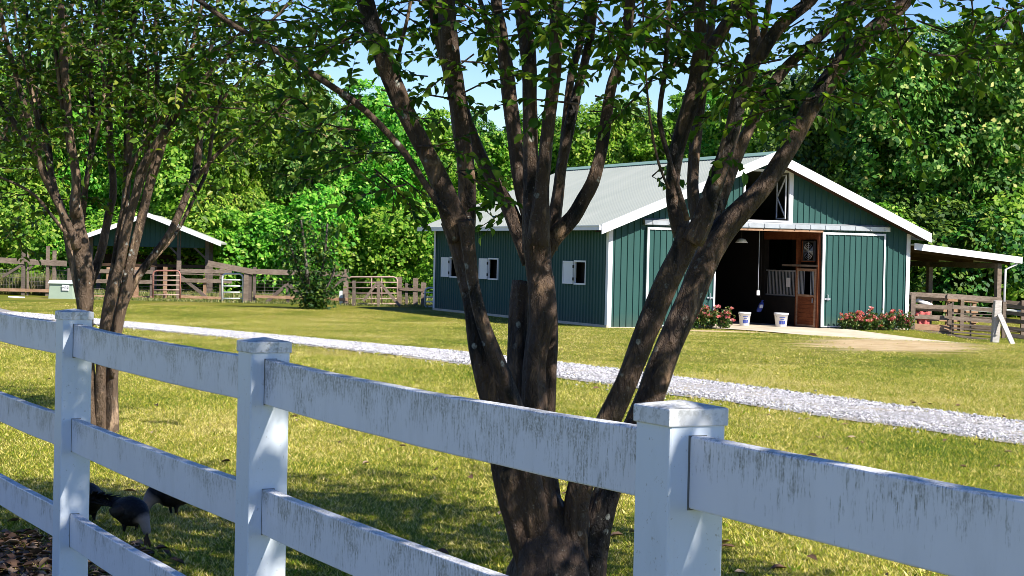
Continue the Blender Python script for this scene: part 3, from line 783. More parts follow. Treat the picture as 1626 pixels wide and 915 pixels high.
        for k in range(n):
            D = D0 + rs.uniform(-1.3, 1.3)
            p = at(px + rs.randn() * sp * .7, py - 15 + rs.randn() * sp * .55, D); a = rs.rand() * 2 * PI
            twig_leaves(acc, tw, p, (math.cos(a), math.sin(a) * .6, -0.1 + rs.randn() * .3), 0.18 + .26 * rs.rand(), rs, 0.062, 0.5, 1.05, 2)
    bulk(acc, rs, (1.3, 6.9, 4.9), (4.3, 2.6, 1.6), 880, 26, .10)  # loose leaf clusters added above the frame to shade lawn and stems
    bulk(acc, rs, (1.5, 4.7, 5.0), (2.2, 2.0, 1.1), 240, 26, .10)  # more unseen clusters, added towards the camera to shade the fence
    return finish_tree(root, base, mb, tw, acc, M['bark'], M['leaf'])
print('near leaves', near_tree())

def left_tree():
    D0 = 16.8; rs = np.random.RandomState(5)
    base = at(166, 690, D0); base.z = 0
    root = thing('crape_myrtle', 'crape myrtle with many slim pale stems behind the left fence post, before the shed', 'tree', base)
    T = [
        ([(150, 700, 40), (143, 640, 34), (138, 560, 34), (136, 490, 36), (134, 440, 44), (129, 395, 42), (124, 355, 32), (119, 318, 27)], -0.3, 0),
        ([(120, 345, 28), (120, 315, 25), (122, 285, 22), (113, 230, 20), (105, 150, 19), (100, 80, 20), (97, 30, 16), (95, -20, 14)], -0.4, 1),
        ([(122, 395, 24), (112, 365, 19), (92, 325, 15), (62, 262, 16), (45, 190, 14), (25, 120, 12), (5, 40, 10), (-5, -20, 9)], -0.5, 1),
        ([(120, 400, 20), (104, 345, 15), (75, 280, 14), (35, 215, 12), (0, 160, 11), (-40, 110, 10)], 0.3, 1),
        ([(128, 360, 18), (136, 300, 14), (144, 240, 12), (148, 180, 12), (143, 120, 11), (150, 60, 10), (152, -20, 9)], 0.2, 1),
        ([(100, 340, 12), (84, 300, 12), (78, 230, 11), (62, 170, 11), (62, 90, 10), (62, -20, 9)], 0.4, 1),
        ([(162, 700, 34), (160, 600, 26), (166, 530, 28), (178, 470, 28), (190, 420, 24), (200, 370, 22), (215, 310, 20), (225, 270, 22), (250, 225, 18), (275, 190, 14), (310, 140, 12), (350, 100, 10), (390, 70, 8)], -0.4, 1),
        ([(178, 700, 36), (178, 600, 28), (186, 520, 28), (198, 462, 26), (212, 400, 20), (230, 330, 18), (246, 270, 18), (262, 220, 15), (285, 160, 12), (300, 110, 10), (312, 40, 9)], -0.1, 1),
        ([(186, 510, 22), (206, 462, 20), (232, 420, 18), (270, 370, 18), (297, 310, 18), (312, 270, 18), (318, 210, 18), (330, 140, 14), (335, 80, 10), (345, 10, 8)], 0.2, 1),
        ([(310, 285, 12), (350, 240, 9), (400, 200, 8), (440, 170, 6), (475, 148, 5)], 0.3, 0),
        ([(318, 215, 9), (345, 170, 8), (380, 130, 7), (420, 95, 6)], 0.1, 0),
        ([(142, 450, 26), (160, 400, 20), (173, 340, 19), (180, 300, 18), (174, 220, 18), (175, 130, 16), (180, 60, 14), (186, -20, 12)], 0.5, 1),
        ([(180, 470, 22), (192, 400, 18), (198, 340, 19), (204, 260, 18), (208, 160, 16), (205, 80, 16), (212, 30, 14), (218, -20, 12)], 0.1, 1),
        ([(208, 340, 16), (224, 290, 14), (237, 240, 14), (241, 180, 12), (250, 120, 11), (246, 60, 9), (250, -20, 8)], 0.4, 1),
        ([(112, 380, 10), (80, 340, 8), (55, 310, 7), (20, 290, 6), (-30, 270, 5)], -0.6, 0),
        ([(136, 300, 9), (150, 230, 9), (165, 150, 8), (160, 70, 8), (165, -20, 7)], -0.5, 1),
    ]
    extra = []
    for pts, dD, up in T:
        if len(pts) > 6 and rs.rand() < .9:
            k = rs.randint(1, 3); dx = rs.uniform(12, 34) * rs.choice([-1, 1]); n = len(pts)
            extra.append(([(p[0] + dx * ((j - k) / (n - k)) ** .8 if j > k else p[0], p[1], p[2] * .5) for j, p in enumerate(pts) if j >= k], dD + rs.uniform(-.5, .5), 1))
    T += extra
    mb = MB(); tw = MB(); acc = [[], [], [], [], []]; limbs = []
    for i, (pts, dD, up) in enumerate(T):
        P = px_path(pts, D0, dD * 1.6, 700.0, 0.67)
        if up:
            cx = P[-1][0] - base.x
            P = extend(P, rs.uniform(5.4, 7.2), rs, (0.4 * np.sign(cx) * min(1, abs(cx)), rs.randn() * .6))
        big = max(p[2] for p in pts) > 15
        C = limb_tube(mb, P, 12 if big else 7, 0.07, i + 40, 0.12 if big else 0.07)
        limbs.append(C[::3])
    canopy(tw, acc, mb, limbs, rs, 2.3, 7.0, 0.075, 0.14, 1.7, 0.40, 0.95, 3.0, 2.7)
    for (px, py, n, sp) in [(30, 60, 12, 50), (60, 160, 10, 50), (20, 250, 12, 40), (60, 320, 6, 40), (20, 360, 5, 30), (130, 60, 10, 50), (200, 120, 10, 50), (230, 40, 10, 50), (300, 60, 12, 50), (290, 150, 10, 40), (350, 130, 10, 40),
                            (360, 40, 10, 50), (410, 110, 9, 40), (420, 190, 8, 30), (370, 210, 8, 40), (440, 60, 8, 40), (230, 190, 8, 40), (150, 170, 8, 50), (100, 230, 7, 40), (400, 245, 4, 25), (340, 270, 3, 25), (180, 240, 6, 40), (470, 150, 6, 25), (30, 320, 6, 30), (270, 250, 4, 30)]:
        for k in range(n):
            D = D0 + rs.uniform(-1.6, 1.6)
            p = at(px + rs.randn() * sp * .7, py + rs.randn() * sp * .6, D); a = rs.rand() * 2 * PI
            twig_leaves(acc, tw, p, (math.cos(a), math.sin(a) * .6, rs.randn() * .3), 0.2 + .3 * rs.rand(), rs, 0.075, 0.4, 0.9, 2)
    bulk(acc, rs, (-3.9, 16.8, 5.2), (2.9, 2.9, 2.0), 500, 24, .10)
    bulk(acc, rs, (-4.4, 16.6, 3.4), (1.9, 1.6, 0.9), 150, 22, .075, True, .2)
    return finish_tree(root, base, mb, tw, acc, M['bark_far'], M['leaf_far'])
print('left leaves', left_tree())

def generic_crape(base, label, seed, n_stem, height, spread, leafL, bark, leaf, lean=(0, 0), zlo=2.3, n_side=.2, reach=1.9, blk=None):
    rs = np.random.RandomState(seed); base = Vector(base)
    root = thing('crape_myrtle', label, 'tree', base)
    mb = MB(); tw = MB(); acc = [[], [], [], [], []]; limbs = []
    for k in range(n_stem):
        a = k * 2 * PI / n_stem + rs.randn() * .2; r = 0.09 + .03 * rs.rand()
        p = np.array([base.x + .12 * math.cos(a), base.y + .12 * math.sin(a), -0.08]); d = np.array([math.cos(a) * .18, math.sin(a) * .18, 1.0]); pts = [(*p, r)]
        while p[2] < height * rs.uniform(.85, 1):
            d = d + np.array([math.cos(a) * spread * .05 + lean[0] * .04, math.sin(a) * spread * .05 + lean[1] * .04, 0.03]) + rs.randn(3) * .06; d /= np.linalg.norm(d)
            p = p + d * .4; r *= .91; pts.append((*p, max(r, .012)))
            if p[2] > 1.5 and rs.rand() < .25 and len(limbs) < 26:
                b = a + rs.randn() * .9; q = p.copy(); e = d + np.array([math.cos(b) * .5, math.sin(b) * .5, .1]); sub = [(*q, r * .7)]; rr = r * .7
                for _ in range(rs.randint(5, 9)):
                    e = e + np.array([0, 0, .06]) + rs.randn(3) * .1; e /= np.linalg.norm(e); q = q + e * .38; rr *= .86; sub.append((*q, max(rr, .008)))
                limbs.append(limb_tube(mb, sub, 7, .12, seed + k)[::3])
        limbs.append(limb_tube(mb, pts, 9, .1, seed + k)[::3])
    canopy(tw, acc, mb, limbs, rs, zlo, height, leafL, n_side, reach, 0.4, 0.8, zlo + .6, zlo + .2)
    if blk: bulk(acc, rs, *blk)
    if base.y < 5: tw = MB()
    return finish_tree(root, base, mb, tw, acc, bark, leaf)
print(generic_crape((4.1, 1.0, 0), 'crape myrtle shading the right end of the white fence, beyond the right edge', 77, 6, 5.6, 1.2, 0.085, M['bark'], M['leaf'], (-0.25, 0.1), 2.7, blk=((3.5, 1.7, 4.7), (3.0, 2.8, 1.3), 420, 26, .10)))
print(generic_crape((-8.3, 24.6, 0), 'crape myrtle at the far left, only its outer leaves reaching into view', 78, 7, 5.8, 1.1, 0.085, M['bark_far'], M['leaf_far'], (-0.2, 0), 2.4, .22, blk=((-7.7, 24.6, 4.6), (2.6, 2.6, 2.0), 350, 24, .10, True)))

# ------------------------------------------------------------------ woodland behind
def crown_mesh(name, seed, w, h, n, leafL, low=0.04, lobes=26, conic=0.0):
    rs = np.random.RandomState(seed)
    P = []; Nn = []
    for k in range(lobes):
        t = low + (1 - low) * (k + rs.rand()) / lobes
        prof = (math.sin(min(1, t * 1.9 + .35) * PI / 2)) * (1 - max(0, (t - .55) / .45) ** 2.2 * .75) * (1 - conic * t)
        a = rs.rand() * 2 * PI; rr = w / 2 * prof * (0.25 + .5 * rs.rand())
        c = np.array([math.cos(a) * rr, math.sin(a) * rr, t * h]); r = w * (0.16 + 0.13 * rs.rand()) * (0.55 + .45 * prof)
        m = int(n / lobes * (0.7 + .6 * rs.rand()))
        d = rs.randn(m, 3); d /= np.linalg.norm(d, axis=1, keepdims=True)
        # clumps on each lobe
        nc = 16; cd = rs.randn(nc, 3); cd /= np.linalg.norm(cd, axis=1, keepdims=True)
        ci = rs.randint(0, nc, m); d = cd[ci] + d * 0.36; d /= np.linalg.norm(d, axis=1, keepdims=True)
        q = c + d * r * np.array([1, 1, .8]) * (0.72 + .38 * rs.rand(m, 1) ** .7)
        q[:, 2] = np.clip(q[:, 2], 0.1, None)
        P.append(q); Nn.append(d + rs.randn(m, 3) * .42 + np.array([0.38, -0.42, .42]))
    P = np.concatenate(P); Nn = np.concatenate(Nn); m = len(P)
    D = rs.randn(m, 3); D[:, 2] -= .4; D -= Nn * (np.sum(D * Nn, 1) / np.sum(Nn * Nn, 1))[:, None]
    L = leafL * (0.6 + .8 * rs.rand(m))
    V, F = leaf_quads(P, D, Nn, L, L * (0.55 + .15 * rs.rand(m)), False)
    return np_mesh(name, V, F)

def trunk_mesh(name, seed, h):
    rs = np.random.RandomState(seed); mb = MB(); p = Vector((0, 0, -.1)); pts = []
    for i in range(12):
        t = i / 11; pts.append((p.x, p.y, p.z, (0.17 * (1 - t) + .02))); p = p + Vector((rs.randn() * .10, rs.randn() * .10, h * .9 / 11))
    limb_tube(mb, pts, 8, .3, seed, .1, False)
    for k in range(9):
        i = rs.randint(3, 10); q = np.array(pts[i][:3]); a = rs.rand() * 2 * PI; r = pts[i][3] * .5; sp = [(*q, r)]; d = np.array([math.cos(a), math.sin(a), .6])
        for _ in range(4): q = q + d * .5; d[2] += .15; r *= .7; sp.append((*q, r))
        limb_tube(mb, sp, 5, .3, seed + k, .1, False)
    me = bpy.data.meshes.new(name); me.from_pydata(mb.v, [], mb.f); me.materials.append(M['trunk']); return me

CR = {}
for key, mat, specs in (('wood', 'wood_leaf', [(1, 6.2, 10, 24000, .21, .02, 30, 0), (2, 5.0, 10, 21000, .20, .03, 26, .2), (3, 7.0, 10, 26000, .22, .02, 32, .1), (4, 5.6, 10, 22000, .20, .08, 24, .3)]),
                        ('dark', 'dark_leaf', [(5, 6.5, 10, 20000, .21, .03, 28, .1), (6, 5.2, 10, 19000, .20, .05, 24, .3)]),
                        ('shrub', 'wood_leaf', [(11, 5.2, 4, 9000, .20, .03, 20, 0), (12, 4.6, 4, 8500, .19, .03, 18, .1), (13, 5.8, 4, 9500, .20, .02, 22, 0)]),
                        ('shade_shrub', 'dark_leaf', [(14, 5.4, 4, 9000, .20, .03, 20, 0)]),
                        ('gold', 'gold_leaf', [(7, 7.5, 10, 28000, .21, .02, 36, .05), (8, 6.2, 10, 25000, .20, .02, 30, .1)])):
    CR[key] = []
    for sp in specs:
        me = crown_mesh('crown', *sp); me.materials.append(M[mat]); CR[key].append(me)
TRK = [trunk_mesh('trunk', 30 + i, 10) for i in range(3)]

def wood_tree(x, y, ztop, key, idx, label, rz, wsc=1.0, group=None, name='woodland_tree'):
    z = gz(x, y); h = max(2.0, ztop - z); small = 'shrub' in key
    o = thing(name, label, 'tree', (x, y, z), rz, group); s = h / (4.0 if small else 10.0)
    o.scale = (wsc * (.55 + .45 * s), wsc * (.55 + .45 * s), s)
    t = bpy.data.objects.new('trunk', TRK[idx % 3]); COL.objects.link(t); t.parent = o
    if small: t.scale = (.3, .3, .36)
    c = bpy.data.objects.new('crown', CR[key][idx % len(CR[key])]); COL.objects.link(c); c.parent = o
    return o

def woodland():
    rs = np.random.RandomState(9)
    # (px, skyline py, D, kind, width factor, label)
    lift = lambda px: 18 + 34 * max(0, 1 - abs(px - 450) / 260) + (26 if px > 1380 else 0)
    front = [
        (-60, 110, 101, 'wood', 1.0, 'tall green woodland tree at the far left, half outside the picture behind the plank-topped fence'),
        (45, 140, 99, 'wood', .95, 'bright green tree behind the plank-topped fence at the far left'),
        (130, 95, 103, 'wood', 1.0, 'leafy green tall tree just left of the shed roof, behind the left crape myrtle'),
        (215, 150, 101, 'wood', .9, 'green tree rising straight behind the shed gable'),
        (300, 165, 99, 'wood', 1.0, 'light green tree behind the right slope of the shed roof'),
        (375, 190, 97, 'wood', .85, 'fresh green tree rising behind the white pipe gate'),
        (440, 182, 100, 'wood', .95, 'green tree behind the heavy top plank of the braced fence'),
        (505, 178, 97, 'gold', .8, 'yellow-tinged tree behind the dark sapling'),
        (565, 190, 99, 'wood', 1.0, 'bright green tree behind the left half of the wide brown pipe gate'),
        (630, 205, 96, 'wood', .9, 'mid green tree between the wide pipe gate and the barn corner'),
        (690, 212, 101, 'wood', 1.0, 'green tree standing behind the back left corner of the barn'),
        (755, 205, 104, 'gold', .9, 'yellowish green treetop over the left end of the barn roof'),
        (815, 215, 102, 'wood', .95, 'green treetop over the barn roof behind the central stems'),
        (880, 205, 104, 'wood', 1.0, 'green treetop just right of the central stems over the barn roof'),
        (945, 195, 101, 'wood', 1.0, 'leafy treetop over the middle of the barn ridge'),
        (1010, 185, 102, 'gold', 1.0, 'yellow-green treetop over the barn ridge, left of the forked right stems'),
        (1075, 190, 98, 'wood', 1.0, 'green tree behind the forked right stems and barn ridge'),
        (1140, 165, 97, 'wood', 1.0, 'green tree behind the barn ridge near its front peak'),
        (1205, 150, 95, 'wood', .95, 'green tree rising directly behind the barn peak'),
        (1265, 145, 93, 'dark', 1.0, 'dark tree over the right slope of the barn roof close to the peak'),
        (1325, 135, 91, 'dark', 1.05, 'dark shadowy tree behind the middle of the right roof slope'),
        (1390, 150, 90, 'wood', 1.0, 'green tree behind the lower end of the right roof slope'),
        (1450, 115, 88, 'gold', 1.1, 'big yellow-flecked tree behind the joint of barn and lean-to'),
        (1535, 95, 87, 'gold', 1.25, 'biggest yellow-flecked leafy tree behind the lean-to roof'),
        (1615, 130, 89, 'gold', 1.1, 'pale green tree right of the lean-to post at the picture edge'),
        (1700, 60, 92, 'wood', 1.1, 'tall green tree mostly outside the right edge'),
        (1790, 70, 95, 'wood', 1.1, 'green tree beyond the right edge of the picture'),
    ]
    for i, (px, py, D, k, w, lab) in enumerate(front):
        p = at(px, py - lift(px), D); wood_tree(p.x, D, p.z, k, i, lab, rs.uniform(-.6, .6), w)
    # deeper rows fill the gaps
    for row, (D, step) in enumerate(((109, 72), (116, 80))):
        for px in range(-120, 1860, step):
            pj = px + rs.uniform(-14, 14)
            sky = np.interp(px, [-120, 130, 400, 700, 1000, 1300, 1500, 1850], [110, 110, 195, 222, 205, 150, 120, 75]) + rs.uniform(-6, 24) - 10
            p = at(pj, sky, D)
            sec = 'behind the shed and paddock fence' if px < 640 else ('behind the barn roof' if px < 1300 else 'behind the lean-to')
            wood_tree(p.x, D, p.z, 'dark' if rs.rand() < .18 else 'wood', rs.randint(0, 6), 'woodland tree deep in the wood ' + sec, rs.uniform(-.6, .6), 1.05, 'trees deep in the wood ' + sec)
    # bushes at the foot of the wood
    labs = ['bushy shrub at the wood edge behind the %s' % s for s in
            ('far left plank-topped fence', 'green utility box', 'shed posts on the left', 'right shed post', 'white pipe gate', 'A-shaped fence brace', 'dark sapling trunk', 'left end of the brown gate', 'middle of the brown gate', 'short fence beside the barn')]
    for i, px in enumerate((20, 100, 190, 320, 372, 440, 500, 560, 612, 668)):
        p = at(px, 345 + rs.uniform(-25, 25), 93); wood_tree(p.x, 93 + rs.uniform(-1, 1), p.z, 'shrub', i, labs[i], rs.uniform(-.6, .6), 1.1, name='shrub')
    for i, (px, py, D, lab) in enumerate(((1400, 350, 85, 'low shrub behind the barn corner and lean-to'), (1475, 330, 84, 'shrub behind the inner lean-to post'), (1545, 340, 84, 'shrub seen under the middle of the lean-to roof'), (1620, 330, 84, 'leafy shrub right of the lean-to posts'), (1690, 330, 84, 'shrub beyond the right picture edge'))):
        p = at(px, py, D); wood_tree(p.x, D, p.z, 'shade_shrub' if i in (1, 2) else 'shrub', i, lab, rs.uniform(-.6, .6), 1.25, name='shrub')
woodland()

# ------------------------------------------------------------------ barn
RIBP, RIBH = 0.2286, 0.034
def rib_breaks(s0, s1):
    pts = {round(s0, 4), round(s1, 4)}; k0 = int(s0 / RIBP) - 1
    for k in range(k0, int(s1 / RIBP) + 2):
        for d in (-.032, -.014, .014, .032):
            s = k * RIBP + d
            if s0 < s < s1: pts.add(round(s, 4))
    return sorted(pts)
def rib_off(s):
    d = abs((s / RIBP) - round(s / RIBP)) * RIBP
    return RIBH if d <= .0141 else (0 if d >= .0319 else RIBH * (.032 - d) / .018)
def rib_panel(mb, s0, s1, zb, zt, place, extra=()):
    br = rib_breaks(s0, s1)
    br = sorted(set(br) | {e for e in extra if s0 < e < s1})
    for a, b in zip(br[:-1], br[1:]):
        oa, ob = rib_off(a), rib_off(b)
        mb.add([place(a, zb, oa), place(b, zb, ob), place(b, zt(b) if callable(zt) else zt, ob), place(a, zt(a) if callable(zt) else zt, oa)], [(0, 1, 2, 3)])

WB, LB = 11.62, 15.6
MIDU = 5.78
def rtop(u): return 5.84 - 0.405 * abs(u - MIDU)
def barn():
    root = thing('barn', 'green ribbed metal horse barn with pale roof, white trim and open sliding doors', 'barn', BC, BA)
    G, Wt = M['green'], M['white']
    wt = lambda u: rtop(u) - 0.14
    front = lambda s, z, o: (s, -o, z)
    mb = MB()
    rib_panel(mb, 0, 3.85, -.05, wt, front)
    rib_panel(mb, 8.02, WB, -.05, wt, front)
    rib_panel(mb, 3.85, 5.0, 3.34, wt, front); rib_panel(mb, 6.70, 8.02, 3.34, wt, front)
    rib_panel(mb, 5.0, 6.70, 3.34, 3.60, front); rib_panel(mb, 5.0, 6.70, 5.24, wt, front, (MIDU,))
    mb.build('front_wall', G, root)
    # left side wall with three window openings
    wins = [(1.66, 2.46), (9.12, 9.92), (13.04, 13.84)]
    side = lambda s, z, o: (-o, s, z)
    mb = MB(); cur = 0; ht = rtop(0) - 0.13
    for a, b in wins:
        rib_panel(mb, cur, a, -.05, ht, side); rib_panel(mb, a, b, -.05, 1.38, side); rib_panel(mb, a, b, 2.08, ht, side); cur = b
    rib_panel(mb, cur, LB, -.05, ht, side); mb.f = [f[::-1] for f in mb.f]
    mb.build('side_wall', G, root)
    mb = MB(); rib_panel(mb, 0, LB, -.05, rtop(WB) - 0.13, lambda s, z, o: (WB + o, s, z)); mb.build('side_wall', G, root)
    mb = MB(); rib_panel(mb, 0, WB, -.05, wt, lambda s, z, o: (s, LB + o, z), (MIDU,)); mb.f = [f[::-1] for f in mb.f]; mb.build('back_wall', G, root)
    # roof: two ribbed slopes running front to back
    R_ = MB(); v0, v1 = -0.60, LB + .35; br = rib_breaks(v0, v1)
    for uA, uB in ((-.55, MIDU), (WB + .45, MIDU)):
        for a, b in zip(br[:-1], br[1:]):
            oa, ob = rib_off(a) * .25, rib_off(b) * .25
            R_.add([(uA, a, rtop(uA) + oa), (uA, b, rtop(uA) + ob), (uB, b, rtop(uB) + ob), (uB, a, rtop(uB) + oa)], [(0, 1, 2, 3) if uA > uB else (3, 2, 1, 0)])
        R_.add([(uA, v0, rtop(uA) - .09), (uA, v1, rtop(uA) - .09), (uB, v1, rtop(uB) - .09), (uB, v0, rtop(uB) - .09)], [(0, 1, 2, 3)])
    roof = R_.build('roof', M['roof'], root)
    rc = MB()
    for s in (-1, 1):
        rc.hexa([(MIDU, v0 - .02, rtop(MIDU) + .035), (MIDU + s * .28, v0 - .02, rtop(MIDU + .28) + .03), (MIDU + s * .28, v1, rtop(MIDU + .28) + .03), (MIDU, v1, rtop(MIDU) + .035),
                 (MIDU, v0 - .02, rtop(MIDU) + .06), (MIDU + s * .28, v0 - .02, rtop(MIDU + .28) + .042), (MIDU + s * .28, v1, rtop(MIDU + .28) + .042), (MIDU, v1, rtop(MIDU) + .06)])
    rc.build('ridge_cap', m_simple('green_ridge_metal', (0.22, 0.34, 0.24), .45, .08), roof)
    # rake boards, eave gutter, soffit
    for uA in (-.58, WB + .48):
        rk = MB(); q = rtop
        rk.hexa([(uA, v0 - .03, q(uA) - .27), (MIDU, v0 - .03, q(MIDU) - .27), (MIDU, v0 - .003, q(MIDU) - .27), (uA, v0 - .003, q(uA) - .27),
                 (uA, v0 - .03, q(uA) + .045), (MIDU, v0 - .03, q(MIDU) + .045), (MIDU, v0 - .003, q(MIDU) + .045), (uA, v0 - .003, q(uA) + .045)])
        rk.build('rake_trim', Wt, root)
        so = MB(); so.add([(uA, v0, q(uA) - .20), (MIDU, v0, q(MIDU) - .20), (MIDU, -.03, q(MIDU) - .20), (uA, -.03, q(uA) - .20)], [(0, 1, 2, 3)])
        so.build('soffit', M['dark_wood'], root)
    e = MB(); u = -.555; z = rtop(-.555); e.box(u - .10, u, v0 - .01, v1, z - .15, z - .005); e.box(u - .115, u - .10, v0 - .01, v1, z - .03, z + .004); e.build('gutter', Wt, root)
    e = MB(); u = WB + .455; z = rtop(u); e.box(u, u + .03, v0, v1, z - .18, z - .005); e.build('eave_trim', Wt, root)
    for (a, b, c, d) in ((-.035, .12, -.04, -.024), (WB - .12, WB + .035, -.04, -.024)):
        m = MB(); m.box(a, b, c, d, -.04, rtop(0) - .2); m.build('corner_trim', Wt, root)
    m = MB(); m.box(-.04, -.024, -.024, .12, -.04, rtop(0) - .16); m.build('corner_trim', Wt, root)
    m = MB(); m.box(-.045, -.024, LB - .14, LB + .03, -.04, rtop(0) - .16); m.build('corner_trim', Wt, root)
    m = MB(); m.box(-.05, .05, -.05, LB, -.1, .07); m.build('foundation_strip', M['concrete'], root)
    # windows
    for a, b in wins:
        f = MB(); w = .055
        f.box(-.05, .02, a - w, b + w, 2.08, 2.08 + w); f.box(-.05, .02, a - w, b + w, 1.38 - w, 1.38); f.box(-.049, .02, a - w, a, 1.38, 2.08); f.box(-.049, .02, b, b + w, 1.38, 2.08)
        wo = f.build('window', Wt, root)
        d = MB(); d.add([(.25, a - .3, 1.1), (.25, b + .3, 1.1), (.25, b + .3, 2.4), (.25, a - .3, 2.4)], [(0, 1, 2, 3)]); d.build('stall_shade_sheet', M['inside'], wo)  # near-black sheet standing in for the shade inside the stall
        s = MB(); s0, s1 = b + .07, b + .86
        s.box(-.075, -.05, s0, s1, 1.34, 2.11)
        for q in ((s0, s1, 2.05, 2.11), (s0, s1, 1.34, 1.40), (s0, s0 + .07, 1.40, 2.05), (s1 - .07, s1, 1.40, 2.05)): s.box(-.09, -.075, *q)
        s.build('shutter', Wt, wo)
        h = MB(); h.box(-.095, -.05, b + .035, b + .075, 1.46, 1.56); h.box(-.095, -.05, b + .035, b + .075, 1.88, 1.98); h.build('hinge', M['iron'], wo)
    # sliding doors
    for i, (a, b) in enumerate(((1.32, 3.88), (8.02, 10.56))):
        d = MB(); rib_panel(d, a + .05, b - .05, .06, 3.22, lambda s, z, o: (s, -.095 - o, z)); d.add([(a, -.09, .06), (b, -.09, .06), (b, -.09, 3.25), (a, -.09, 3.25)], [(3, 2, 1, 0)])
        do = d.build('sliding_door', G, root)
        f = MB(); wl = .075 if i == 0 else .10
        f.box(a, a + wl, -.142, -.088, .05, 3.27); f.box(b - .06, b, -.142, -.088, .05, 3.27); f.box(a + wl, b - .06, -.142, -.088, 3.20, 3.27); f.box(a + wl, b - .06, -.136, -.088, .05, .09)
        f.build('door_frame', Wt, do)
        h = MB(); hx = a + .22 if i else b - .2
        h.tube([(hx, -.12, .95), (hx, -.19, .95), (hx, -.19, 1.15), (hx, -.12, 1.15)], .014, 6); h.box(hx - .1, hx + .12, -.15, -.127, .98, 1.03); h.build('handle', M['galv'], do)
    t = MB(); t.box(1.2, 10.72, -.17, -.025, 3.345, 3.365); t.hexa([(1.2, -.185, 3.36), (10.7, -.185, 3.36), (10.7, -.03, 3.40), (1.2, -.03, 3.40), (1.2, -.185, 3.50), (10.7, -.185, 3.50), (10.7, -.03, 3.56), (1.2, -.03, 3.56)])
    tr = t.build('door_track', M['galv'], root)
    for k in range(16):
        bb = MB(); x = 1.5 + k * .60; bb.box(x - .03, x + .03, -.205, -.186, 3.38, 3.50); bb.box(x - .018, x + .018, -.215, -.19, 3.36, 3.40); bb.build('track_bracket', M['galv'], tr)
    m = MB(); m.box(3.9, 8.02, -.14, -.03, 3.26, 3.335); m.build('door_header', M['brown_wood'], root)
    # loft opening
    f = MB(); a, b, c, d = 5.0, 6.70, 3.62, 5.24
    f.box(a - .08, b + .08, -.06, .02, d, d + .08); f.box(a - .08, a, -.058, .02, c, d); f.box(b, b + .15, -.058, .02, c, d); f.box(a - .08, b + .15, -.07, .02, c - .06, c)
    lf = f.build('loft_frame', Wt, root)
    x = MB()   # the loft door folded back inside, seen edge on with its X brace
    for p, q in (((6.62, .06, 3.70), (6.70, .75, 3.70)), ((6.70, .75, 5.15), (6.62, .06, 5.15)), ((6.62, .06, 3.7), (6.62, .06, 5.15)), ((6.70, .75, 3.7), (6.70, .75, 5.15)), ((6.62, .06, 3.74), (6.69, .72, 4.42)), ((6.69, .72, 4.42), (6.62, .06, 5.1))):
        x.bar(p, q, .03, .045)
    x.build('loft_door_brace', Wt, lf)
    # inside
    m = MB(); m.box(.08, WB - .08, -.05, LB - .1, -.12, .015); m.build('floor_slab', M['concrete'], root)
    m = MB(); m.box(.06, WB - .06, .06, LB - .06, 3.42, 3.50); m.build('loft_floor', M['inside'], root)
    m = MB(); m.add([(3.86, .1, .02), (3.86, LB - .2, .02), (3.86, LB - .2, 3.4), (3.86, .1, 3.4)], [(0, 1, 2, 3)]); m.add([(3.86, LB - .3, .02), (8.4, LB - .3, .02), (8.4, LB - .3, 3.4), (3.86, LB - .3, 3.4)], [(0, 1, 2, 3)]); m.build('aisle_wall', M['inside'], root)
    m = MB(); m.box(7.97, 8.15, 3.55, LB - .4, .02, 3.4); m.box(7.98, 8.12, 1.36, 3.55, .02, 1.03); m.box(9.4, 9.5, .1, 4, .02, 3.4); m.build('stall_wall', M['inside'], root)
    # stall front
    sg = MB()
    y = 1.42
    while y < 3.5: sg.tube([(8.05, y, 1.06), (8.05, y, 1.92)], .013, 6); y += .095
    sg.bar((8.05, 1.38, 1.06), (8.05, 3.52, 1.06), .05, .05); sg.bar((8.05, 1.38, 1.92), (8.05, 3.52, 1.92), .05, .05)
    sg.build('stall_grille', M['galv'], root)
    m = MB(); m.bar((7.98, 2.3, 2.12), (7.98, 0.02, 2.12), .10, .07); m.build('stall_door_track', M['old_wood'], root)
    m = MB(); m.box(7.94, 8.06, 1.30, 1.42, .02, 3.3); m.box(7.94, 8.06, .0, .10, .02, 3.3); m.build('stall_post', M['red_wood'], root)
    m = MB(); m.box(7.96, 8.05, .12, 3.6, 3.02, 3.30); m.build('aisle_beam', M['red_wood'], root)
    d = MB()
    for k in range(7): d.box(7.925, 7.955, .16, 1.24, .07 + k * .145, .07 + k * .145 + .138)
    sd = d.build('stall_door', M['red_wood'], root)
    f = MB()
    for q in ((.10, .17, .04, 2.02), (1.23, 1.30, .04, 2.02)): f.box(7.905, 7.965, q[0], q[1], q[2], q[3])
    for q in ((.04, .10), (1.06, 1.13), (1.93, 2.02)): f.box(7.907, 7.963, .17, 1.23, *q)
    f.build('door_rail', M['brown_wood'], sd)
    g = MB(); y = .26
    while y < 1.22:
        if not .5 < y < .85: g.tube([(7.935, y, 1.13), (7.935, y, 1.93)], .013, 6)
        y += .085
    g.build('grille_bars', M['galv'], sd)
    h = MB(); h.box(7.89, 7.905, .24, .28, .85, 1.02); h.build('latch', M['galv'], sd)
    fr = MB()
    fr.box(7.93, 7.97, .25, .30, 2.30, 2.98); fr.box(7.93, 7.97, 1.0, 1.05, 2.30, 2.98); fr.box(7.93, 7.97, .25, 1.05, 2.25, 2.30); fr.build('fan_frame', M['red_wood'], root)
    # lean-to on the right
    zl = lambda u: 2.96 - (u - WB) * .087
    L = MB(); u0, u1 = WB + .03, 16.25
